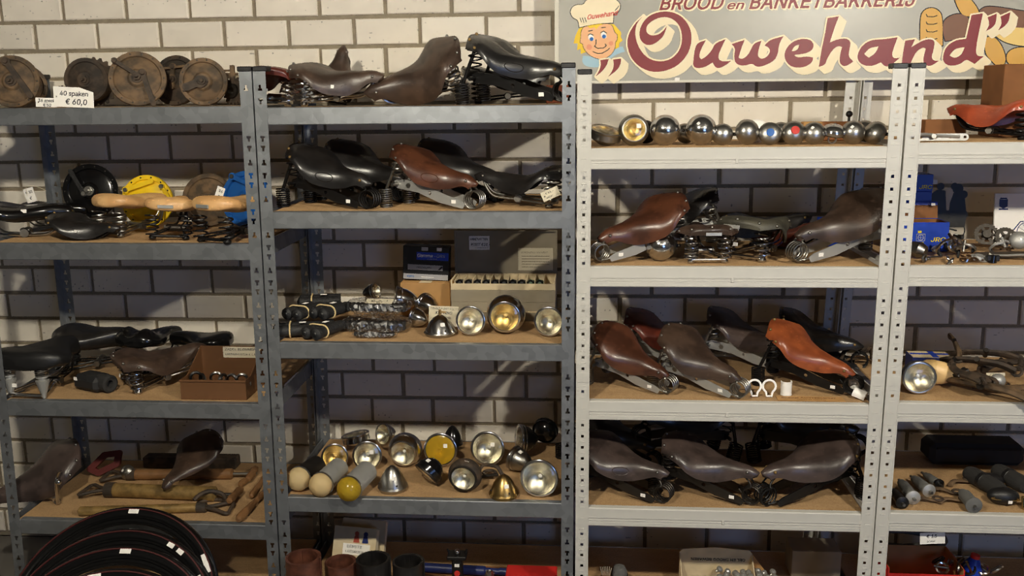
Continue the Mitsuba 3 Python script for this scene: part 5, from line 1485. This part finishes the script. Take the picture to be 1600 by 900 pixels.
for i, (lab, cx, cy, yw, sc, Y, rl) in enumerate(LV):
    t = Thing('brake_rod_lever', lab, 'lever', 'rusty levers heaped on the right unit')
    t.add('blade', tube(spline([(-.06, 0, .010), (-.03, .006, .016), (.01, .010, .014), (.05, .004, .010), (.065, -.006, .008)], 20), np.linspace(.0115, .008, 20), 7, .55), 'rust_dark' if i % 3 else 'rust', 40)
    t.add('eye', tube([(-.062 + .008 * math.cos(a), 0, .010 + .008 * math.sin(a)) for a in np.linspace(0, 2 * np.pi, 10)[:-1]], .003, 5, closed=True), 'rust_dark', 40)
    t.add('pivot', rod((.0, -.006, .014), (.0, .022, .014), .005), 'dark_steel')
    t.rest(cx, cy, L + (0.0 if i in (0, 6, 9) else .024 if i == 1 else .018 + .011 * (i % 4)), rotm(yw, -14 if i == 3 else 0, rl), sc, Y)
solo('silver_ball', ball((0, 0, 0), .0205, 3), 'alu', 'matt silver ball lying on the heap of rusty levers', 'ball', True).rest(1558, 608, L + .018, np.eye(3), 1, Y=-.50)
t = Thing('paper_label', 'small printed paper label among the rusty levers', 'label')
k = t.add('paper', bx((0, 0, 0), (.055, .0008, .010)), 'paper', False)
flat_text(t, 'STERKA', (-.018, -.0008, -.003), .006, 'ink', k)
t.rest(1555, 592, L + .04, rotm(4, 0, -20), 1, Y=-.46)

# fourth shelf of the right unit: grey pedals and straps
L = b4[3]


def hub(label, a, b, r, z, mat, cap, group='grey hubs and pedals on the right unit'):
    t = Thing('wheel_hub', label, 'hub', group)
    p, q = on(*a, z + r), on(*b, z + r)
    q[2] = p[2]
    d = p - q
    ln = float(np.linalg.norm(d))
    t.add('barrel', lathe([(0, 0), (r * .55, 0), (r * .6, .01), (r * .78, ln * .2), (r * .82, ln * .8), (r * .7, ln - .012), (0, ln - .012)], 20), mat, 30)
    k = t.add('flange', lathe([(r * .3, ln - .012), (r * .9, ln - .010), (r, ln - .006), (r, ln), (r * .6, ln + .004), (0, ln + .004)], 22), cap, 30)
    t.add('axle', rod((0, 0, -.02), (0, 0, ln + .016), .0045), 'steel')
    t.bake(facing(d), q)


hub('grey hub with a pale flange at the left, second from the white post', (1427, 778), (1408, 754), .0215, L, 'felt_grey', 'alu')
hub('grey hub with a pale flange right of the other pale one', (1452, 767), (1428, 748), .0205, L, 'felt_grey', 'alu')
hub('grey hub with a dull flange at the shelf edge, near the black case', (1522, 790), (1504, 770), .0235, L, 'felt_grey', 'felt_grey')
hub('dark hub half behind the white post', (1410, 786), (1396, 768), .019, L, 'dark_steel', 'black_steel')
hub('slim grey hub at the back of the hubs', (1468, 757), (1446, 742), .016, L, 'felt_grey', 'black_gloss')
for i, (lab, cx, cy, yw, Y) in enumerate([('rusty twisted chain tool at the shelf edge between the hubs', 1448, 792, 8, -.52), ('rusty bracket lying in the middle of the hubs', 1478, 782, -14, -.46), ('rusty clip right behind the dull flanged hub', 1500, 768, 30, -.38), ('rusty bracket left of the dull flanged hub', 1490, 790, 12, -.52)]):
    t = Thing('rusty_bracket', lab, 'bracket', 'rusty brackets among the hubs')
    t.add('strip', tube(spline([(-.05, 0, .006), (-.02, .01, .014), (.02, -.004, .010), (.05, .006, .005)], 16), .008, 7, .45), 'rust', 40)
    t.add('loop', tube([(.03 + .014 * math.cos(a), .014 * math.sin(a), .014) for a in np.linspace(0, 2 * np.pi, 12)[:-1]], .004, 5, closed=True), 'rust_dark', 40)
    t.rest(cx, cy, L, rotm(yw), 1, Y)
t = Thing('black_case', 'large black padded case lying at the wall of the right unit', 'case')
t.add('body', bx((0, 0, .036), (.30, .11, .072), .016), 'felt_black', False)
t.add('piping', tube([(-.13, -.056, .06), (.13, -.056, .06)], .003, 5), 'black_plastic')
t.rest(1585, 0, L, np.eye(3), 1, Y=-.18)
for lab, a, b, r in [('black rolled bag pointing to the viewer, left of the two', (1568, 770), (1512, 738), .026), ('black rolled bag pointing to the viewer, right of the two', (1604, 760), (1556, 734), .026)]:
    t = Thing('rolled_bag', lab, 'bag', 'black rolled bags on the right unit')
    p, q = on(*a, L + r), on(*b, L + r)
    q[2] = p[2]
    ln = float(np.linalg.norm(p - q))
    t.add('roll', lathe([(0, 0), (r * .8, .002), (r, .02), (r, ln - .02), (r * .8, ln - .002), (0, ln)], 18), 'felt_black', 40)
    t.add('strap', lathe([(r * 1.0, ln * .4), (r * 1.05, ln * .41), (r * 1.05, ln * .5), (r, ln * .51)], 18), 'black_plastic', 30)
    t.bake(facing(p - q), q)
for lab, cx, cy, s, Y in [('black strap case with a sticker at the shelf edge', 1566, 792, 1.0, -.52), ('black strap case with a sticker behind the front one', 1545, 776, .9, -.40)]:
    t = Thing('strap_case', lab, 'case', 'black strap cases on the right unit')
    t.add('pouch', ball((0, 0, .026), .03, 3, (1.5, .9, .85)), 'black_plastic', True)
    t.add('trim', tube([(.040 * math.cos(a), -.024, .026 + .004 * math.sin(a)) for a in np.linspace(2.4, 7, 14)], .0018, 5), 'brass')
    sticker(t, (.012, -.0275, .018), (.1, -1, -.1), .012, .010)
    t.rest(cx, cy, L, rotm(-6), s, Y)
t = Thing('belt_buckle', 'brass buckle on a black strap at the right edge', 'buckle')
t.add('frame', tube([(-.016, 0, 0), (-.016, 0, .034), (.016, 0, .034), (.016, 0, 0)], .003, 6, closed=True), 'brass')
t.add('strap', bx((.01, .005, .016), (.05, .004, .026), .001), 'black_plastic', False)
t.rest(1612, 775, L, rotm(-4, 0, -12), 1, Y=-.55)

# bottom shelf of the white units
t = Thing('parts_carton', 'open beige carton with upside down printed words and clear knobs', 'box')
w, d, h = .235, .11, float(at(1160, 866, -.36)[2]) - L5
k = t.add('carton', cat(bx((0, d / 2 - .0015, h * .5), (w, .003, h)), *[prism([(-d / 2, 0), (d / 2, 0), (d / 2, h), (-d / 2, h * .4)], .003, 'yz', q * (w / 2 - .0015)) for q in (-1, 1)], bx((0, -d / 2 + .0015, h * .2), (w, .003, h * .4)), bx((0, 0, .0015), (w, d, .003)), prism([(-w / 2, h), (w / 2, h), (w / 2 - .01, h + .012), (0, h + .020), (-w / 2 + .01, h + .012)], .003, 'xz', d / 2 - .0015)), 'pale_card', False)
t.add('side_flap', prism([(0, 0), (.055, -.075), (.05, -.08), (0, -.04)], .002, 'xz', d / 2 - .002).apply_translation((w / 2, 0, h)), 'cardboard', False, k)
m = text('OEL EN DROOG BEWAREN', .0088, True, 0, .0005)
m.vertices = np.stack([-(m.vertices[:, 0] * 1.16) + .096, d / 2 - .0036 - m.vertices[:, 2], -m.vertices[:, 1] + h - .018], 1)
t.add('lettering', fix(m), 'black_plastic', False, k)
t.rest(1170, 0, L5, rotm(0), 1, Y=-.41)
PC = at(1170, 868, -.41)
rr = random.Random(3)
for i in range(16):
    x, y = -.088 + .168 * (i % 8) / 7 + rr.uniform(-.006, .006), -.012 + .030 * (i // 8) + rr.uniform(-.004, .004)
    t = Thing('clear_knob', 'clear grey knob heaped in the open beige carton', 'knob', 'clear knobs heaped in the beige carton')  # clear grey knobs, each with a small steel foot
    t.add('stone', ball((0, 0, 0), .011, 1, (1, 1, .9)), 'pebble', False)
    t.add('foot', rod((0, 0, -.014), (0, 0, -.006), .005), 'steel')
    t.bake(rotm(rr.uniform(0, 90), rr.uniform(-60, 60), rr.uniform(-60, 60)), (PC[0] + x, -.41 + y, L5 + h - .050 + .010 * rr.random()))
t = Thing('carton', 'plain dark carton on the bottom shelf right of the beige carton', 'box')
t.add('body', bx((0, 0, .06), (.16, .10, h - .02), .002), 'grey_card', False)
t.rest(1322, 0, L5, np.eye(3), 1, Y=-.24)
h2 = float(at(960, 888, -.40)[2]) - L5
t = Thing('brush', 'small brush with pale bristles at the lower edge of the white unit', 'brush')
t.add('block', bx((0, 0, h2 * .4), (.03, .05, h2 * .8), .004), 'wood', False)
t.add('bristles', cat(*[rod((x, 0, h2 * .8), (x * 1.5, rr.uniform(-.004, .004), h2 * .8 + .03 + rr.uniform(-.006, .006)), .0012, 4) for x in np.linspace(-.012, .012, 7)]), 'paper', False)
t.rest(956, 0, L5, np.eye(3), 1, Y=-.42)
t = Thing('grey_dome', 'grey rounded cap beside the small brush', 'cap')
t.add('dome', lathe([(0, h2), (.018, h2 - .004), (.026, h2 - .02), (.028, 0), (0, 0)], 18), 'felt_grey', 40)
t.add('rib', lathe([(.027, h2 - .03), (.0285, h2 - .03), (.0285, h2 - .034), (.027, h2 - .034)], 18), 'dark_steel', 30)
t.rest(980, 0, L5, np.eye(3), 1, Y=-.38)
h3 = float(at(1500, 884, -.38)[2]) - L5
t = Thing('parts_carton', 'open red carton of metal parts at the lower right edge', 'box')
w, d = .235, .16
k = t.add('carton', cat(bx((0, d / 2 - .0015, h3 / 2), (w, .003, h3)), bx((0, -d / 2 + .0015, h3 * .42), (w, .003, h3 * .84)), bx((-w / 2 + .0015, 0, h3 / 2), (.003, d, h3)), bx((w / 2 - .0015, 0, h3 / 2), (.003, d, h3)), bx((0, 0, .0015), (w, d, .003))), 'red_box', False)
t.add('lining', cat(bx((0, d / 2 - .0036, h3 / 2 + .002), (w - .006, .0012, h3)), bx((-w / 2 + .0036, 0, h3 / 2 + .001), (.0012, d - .006, h3)), bx((w / 2 - .0036, 0, h3 / 2 + .001), (.0012, d - .006, h3))), 'cardboard', False, k)
t.rest(1508, 0, L5, np.eye(3), 1, Y=-.33)
PR = at(1508, 884, -.33)
for i in range(9):
    t = Thing('pedal_part', 'bright metal part heaped in the open red carton', 'metal part', 'metal parts heaped in the red carton')
    t.add('ring', tube([(.018 * math.cos(a), .0, .018 * math.sin(a)) for a in np.linspace(0, 2 * np.pi, 12)[:-1]], .005, 6, closed=True), ['chrome', 'steel', 'dark_steel'][i % 3], 40)
    t.add('pin', rod((-.02, 0, 0), (.024, 0, .006), .005), ['chrome', 'steel'][i % 2])
    t.bake(rotm(rr.uniform(0, 180), rr.uniform(-40, 40), rr.uniform(0, 90)), (PR[0] - .074 + .148 * (i % 5) / 4 + rr.uniform(-.01, .01), -.33 - .03 + .05 * (i // 5), L5 + h3 - .020))
t = Thing('blue_bottle', 'blue plastic bottle with red cap at the lower right corner', 'bottle')
h4 = float(at(1590, 880, -.36)[2]) - L5
t.add('body', lathe([(0, 0), (.03, 0), (.032, .01), (.032, h4 * .7), (.014, h4), (0, h4)], 20), 'blue_box', 40)
t.add('cap', lathe([(.012, h4 - .01), (.014, h4 - .01), (.014, h4 + .012), (0, h4 + .012)], 16), 'red_box', 30)
t.rest(1602, 0, L5, rotm(0, 10, 0), 1, Y=-.34)
t = Thing('grey_hose', 'coiled dull grey hose in the shade at the right', 'hose')
t.add('coil', tube([(.11 * math.cos(a), .034 * math.sin(a), .02 + .012 * a) for a in np.linspace(0, 4.2 * np.pi, 70)], .017, 8), 'felt_grey', 50)
t.add('nozzle', rod((.11, 0, .02), (.16, -.02, .02), .010), 'dark_steel')
t.rest(1500, 0, L5, np.eye(3), 1, Y=-.165)
q = at(1455, 838, -.565)
paper_tag('white price note hanging below the shelf of hubs', (1457, 841), -.57, .072, .036, [('€ 15', -.018, .002, .010, .1), ('p/stuk', -.016, -.012, .006, .1)], rotm(0, -4), hole=False)

# ------------------------------------------------------------------ the painted sign
YS = -.125
t = Thing('sign_board', 'grey painted bakery sign with red script lettering and a baker', 'sign')
z0, z1 = float(at(868, 131, YS)[2]), float(at(868, 131, YS)[2]) + .56
xl, xr = float(at(867, 60, YS)[0]), float(at(867, 60, YS)[0]) + 1.78
k = t.add('panel', bx(((xl + xr) / 2, YS + .010, (z0 + z1) / 2), (xr - xl, .020, z1 - z0), .002), 'sign_grey', False)
t.add('edge', cat(bx((xl + .006, YS + .009, (z0 + z1) / 2), (.014, .0225, z1 - z0 + .002), .001), bx(((xl + xr) / 2, YS + .009, z0 + .003), (xr - xl, .0225, .008), .001)), 'sign_edge', False)


def sp(pts, ox, s=4.205, oy=0.0):
    out = []
    for u, v in pts:
        p = at(ox + u / s, oy + v / s, YS)
        out.append((p[0], p[2]))
    return out


def smooth_poly(pts, k=2):
    p = np.array(pts, float)
    for _ in range(k):
        q = np.roll(p, -1, 0)
        d1, d0 = q - p, p - np.roll(p, 1, 0)
        c = np.sum(d1 * d0, 1) / (np.linalg.norm(d1, axis=1) * np.linalg.norm(d0, axis=1) + 1e-12)
        out = []
        for i in range(len(p)):
            if c[i] > .35:
                out += [.25 * p[i - 1] + .75 * p[i], .75 * p[i] + .25 * q[i]]
            else:
                out.append(p[i])
        p = np.array(out)
    return Polygon(p).buffer(0)


def glyph(pts, ox, hole=None):
    g = smooth_poly(sp(pts, ox))
    if hole:
        g = g.difference(smooth_poly(sp(hole, ox)))
    return g


A_, B_ = 860, 1220
GL = [
    glyph([(328, 395), (383, 388), (372, 425), (345, 465), (297, 503), (318, 470), (333, 430)], A_), glyph([(412, 392), (464, 385), (462, 420), (440, 460), (378, 505), (405, 470), (418, 430)], A_),
    glyph([(612, 103), (560, 150), (520, 210), (503, 270), (510, 330), (535, 390), (585, 440), (650, 470), (720, 473), (790, 455), (850, 420), (900, 360), (925, 290), (927, 220), (905, 160), (865, 110), (810, 82), (750, 74), (690, 85), (640, 110), (605, 150), (585, 200), (585, 245), (600, 275), (630, 297), (670, 295), (710, 270), (745, 235), (765, 172), (740, 205), (705, 230), (665, 235), (635, 220), (627, 190), (640, 160), (680, 130), (730, 112), (780, 115), (825, 140), (855, 185), (865, 240), (860, 300), (835, 350), (790, 390), (735, 405), (680, 400), (630, 375), (590, 330), (565, 275), (555, 215), (565, 160), (590, 125)], A_),
    glyph([(955, 285), (1020, 265), (985, 330), (975, 375), (990, 390), (1020, 375), (1060, 330), (1080, 285), (1150, 258), (1110, 340), (1100, 380), (1120, 405), (1185, 400), (1150, 430), (1105, 450), (1080, 440), (1065, 410), (1020, 440), (965, 450), (935, 435), (940, 380)], A_),
    glyph([(1190, 290), (1275, 262), (1245, 340), (1235, 380), (1255, 390), (1290, 370), (1315, 330), (1335, 285), (1385, 268), (1365, 330), (1360, 370), (1385, 390), (1420, 375), (1445, 340), (1432, 310), (1405, 300), (1440, 262), (1530, 238), (1500, 290), (1495, 350), (1470, 400), (1400, 435), (1350, 440), (1325, 415), (1270, 435), (1215, 420), (1205, 370), (1215, 320)], A_),
    glyph([(18, 370), (35, 315), (75, 275), (130, 255), (185, 258), (215, 285), (210, 325), (165, 352), (85, 362), (110, 380), (170, 370), (210, 378), (205, 410), (160, 440), (95, 447), (45, 425)], B_, [(70, 338), (85, 305), (120, 292), (110, 330)]),
    glyph([(305, 120), (380, 108), (355, 170), (320, 280), (370, 258), (430, 252), (458, 275), (450, 320), (440, 370), (475, 405), (420, 440), (385, 420), (385, 370), (400, 310), (375, 300), (335, 330), (300, 390), (290, 425), (248, 440), (265, 330), (290, 220)], B_),
    glyph([(500, 360), (530, 300), (590, 262), (680, 258), (765, 245), (745, 300), (725, 360), (740, 385), (780, 380), (715, 435), (680, 437), (655, 410), (600, 435), (540, 430), (505, 400)], B_, [(545, 355), (580, 315), (640, 305), (620, 350), (575, 380)]),
    glyph([(815, 268), (880, 258), (855, 310), (930, 265), (985, 255), (1010, 275), (1000, 330), (985, 380), (1005, 400), (1035, 400), (985, 435), (945, 430), (930, 395), (950, 320), (930, 310), (880, 345), (840, 440), (790, 440), (800, 350)], B_),
    glyph([(1060, 380), (1080, 310), (1140, 265), (1215, 255), (1250, 100), (1325, 88), (1300, 200), (1275, 340), (1290, 370), (1330, 370), (1270, 420), (1235, 400), (1215, 390), (1170, 425), (1110, 435), (1070, 415)], B_, [(1105, 365), (1140, 320), (1205, 310), (1185, 360), (1140, 385)]),
    glyph([(1355, 115), (1415, 90), (1410, 150), (1390, 180), (1345, 205), (1370, 160)], B_), glyph([(1440, 110), (1505, 80), (1495, 140), (1465, 175), (1425, 200), (1450, 155)], B_)]
upx = .228 / 100 / 4.205 * 1.0
allp = unary_union(GL)
halo = unary_union([affinity.translate(allp.buffer(9 * upx), kx * upx, -kz * upx) for kx, kz in [(i * 4.5, i * 4.0) for i in range(9)]]).simplify(.0006)


def paint(pname, poly, mat, lay, under=None, label=None):
    m = prism(poly, .0005, 'xz', YS - .0003 - lay * .0005)
    return t.add(pname, m, mat, False, under, label)


# the painted loaves at the right
def loaf(pts, ox, mat, lay, k=2):
    g = smooth_poly(sp(pts, ox), k)
    kk = paint('loaf', g.buffer(5 * upx), 'ink', lay)
    paint('crust', g, mat, lay + 1, kk)
    return g, kk


loaf([(1130, -40), (1200, -60), (1300, 60), (1300, 110), (1200, 110), (1160, 50)], B_, 'crust', 1)
loaf([(1070, 130), (1130, 95), (1190, 90), (1240, 120), (1250, 200), (1200, 250), (1080, 270), (1060, 200)], B_, 'crust_dark', 1)
g, kk = loaf([(915, 110), (940, 65), (990, 48), (1040, 70), (1062, 115), (1062, 300), (915, 300)], B_, 'crust', 1)
paint('cut_mark', unary_union([LineString(sp([(955, v), (960, v + 14), (1000, v + 16), (1025, v + 8)], B_)).buffer(2.2 * upx) for v in (95, 145, 195, 245)]), 'ink', 3, kk)
g, kk = loaf([(1305, 70), (1340, 42), (1420, 45), (1600, 75), (1800, 110), (1830, 200), (1800, 300), (1640, 310), (1500, 290), (1420, 250), (1330, 150)], B_, 'crust_light', 1)
paint('dark_top', g.intersection(smooth_poly(sp([(1300, 30), (1840, 80), (1840, 190), (1600, 185), (1400, 170), (1300, 120)], B_))), 'crust_dark', 3, kk)
loaf([(1340, 250), (1390, 235), (1440, 280), (1475, 360), (1475, 420), (1430, 442), (1380, 400), (1340, 350)], B_, 'crust', 1)
loaf([(1480, 400), (1485, 345), (1540, 312), (1640, 310), (1700, 340), (1690, 420), (1590, 438), (1510, 430)], B_, 'crust', 1)
# the baker
fk = paint('baker_hair', smooth_poly(sp([(195, 175), (165, 230), (152, 285), (180, 285), (175, 330), (198, 322), (200, 355), (240, 340), (430, 320), (452, 318), (450, 285), (475, 265), (460, 240), (468, 215), (445, 190), (410, 150), (230, 165)], A_), 1), 'hair', 1, label='painted yellow hair')
paint('baker_scarf', smooth_poly(sp([(215, 365), (205, 410), (240, 440), (320, 445), (360, 420), (390, 385), (450, 350), (490, 340), (475, 305), (440, 310), (400, 350), (340, 390), (260, 370)], A_)), 'scarf', 1)
face = smooth_poly(sp([(200, 250), (205, 190), (240, 165), (330, 150), (405, 160), (420, 215), (438, 225), (440, 260), (425, 275), (425, 320), (395, 365), (345, 388), (300, 385), (245, 355), (215, 310), (215, 290), (195, 280)], A_))
bf = paint('baker_face', face.buffer(2.5 * upx), 'ink', 2)
paint('face', face, 'skin', 3, bf)
paint('fringe', smooth_poly(sp([(240, 168), (260, 190), (290, 178), (300, 195), (320, 170), (345, 160), (340, 150), (240, 155)], A_), 1), 'hair', 4, bf)
paint('eye', unary_union([smooth_poly(sp([(248, 255), (250, 230), (268, 220), (285, 240), (288, 265), (265, 270)], A_)), smooth_poly(sp([(330, 240), (335, 212), (355, 205), (368, 225), (370, 248), (350, 255)], A_))]), 'white_card', 4, bf)
paint('iris', unary_union([Point(*sp([(270, 257)], A_)[0]).buffer(11 * upx), Point(*sp([(352, 240)], A_)[0]).buffer(11 * upx)]), 'blue_paint', 5, bf)
paint('line', unary_union([LineString(sp(q, A_)).buffer(2.2 * upx) for q in ([(280, 340), (310, 352), (340, 350), (375, 330), (388, 318)], [(300, 262), (300, 290), (290, 305), (310, 318), (350, 315), (368, 300), (360, 290)], [(248, 232), (262, 222), (282, 232)], [(330, 215), (350, 205), (368, 218)], [(335, 182), (362, 180)], [(250, 205), (275, 200)])]), 'ink', 5, bf)
paint('blush', unary_union([Point(*sp([(255, 310)], A_)[0]).buffer(16 * upx), Point(*sp([(398, 285)], A_)[0]).buffer(13 * upx)]), 'blush', 4, bf)
P('blush', (222, 148, 112), .6)
hat = smooth_poly(sp([(190, 180), (182, 130), (150, 120), (130, 85), (140, 50), (175, 30), (215, 35), (240, -5), (300, -25), (380, -15), (430, -5), (462, 30), (450, 80), (415, 90), (412, 150), (300, 155)], A_))
hk = paint('baker_hat', hat.buffer(3.5 * upx), 'ink', 4)
paint('hat_cloth', hat, 'cream_paint', 5, hk)
p = sp([(238, 130)], A_)[0]
m = text('Ouwehand', 26 * upx, True, .25, .0004)
m.vertices = np.stack([m.vertices[:, 0] * .98 + p[0], YS - .0034 - m.vertices[:, 2], m.vertices[:, 1] + p[1] + .13 * m.vertices[:, 0]], 1)
t.add('hat_name', fix(m), 'red_print', False, hk)
paint('hat_fold', unary_union([LineString(sp(q, A_)).buffer(2 * upx) for q in ([(196, 120), (204, 145)], [(210, 118), (220, 148)], [(226, 116), (236, 146)], [(425, 70), (450, 40)])]), 'ink', 6, hk)
# lettering
sk = paint('letter_shadow', halo, 'cream_paint', 6)
for g in GL:
    paint('letter', g, 'crimson', 7)
for s, x0, x1 in (('BROOD', 1030, 1131), ('en', 1136, 1163), ('BANKETBAKKERIJ', 1170, 1432)):
    p, q = at(x0, 15.5 - (x0 - 1030) * .012, YS), at(x1, 12, YS)
    hh = .040 if s != 'en' else .024
    m = text(s, hh, True, .28, .0005)
    lo, hi = m.vertices[:, 0].min(), m.vertices[:, 0].max()
    m.vertices = np.stack([(m.vertices[:, 0] - lo) / (hi - lo) * (q[0] - p[0]) + p[0], YS - .0016 - m.vertices[:, 2], m.vertices[:, 1] + p[2]], 1)
    m2 = m.copy()
    parts = []
    for dx, dz in ((-.0022, 0), (.0022, 0), (0, -.0022), (0, .0022), (.003, -.003), (.0042, -.0042), (-.0016, .0016)):
        c = m.copy()
        c.apply_translation((dx, .0006, dz))
        parts.append(c)
    kk = t.add('word_outline', fix(cat(*parts)), 'cream_paint', False)
    t.add('word', fix(m), 'crimson', False, kk)
sticker(t, tuple(at(1058, 124, YS) - np.array([0, .002, 0])), w=.015, h=.010)
t.add('hanger', cat(*[bx((x, YS + .019, z0 + .05), (.03, .02, .04)) for x in (float(at(1341, 100, -.1)[0]), xl + .12)]), 'steel', False)
t.bake()
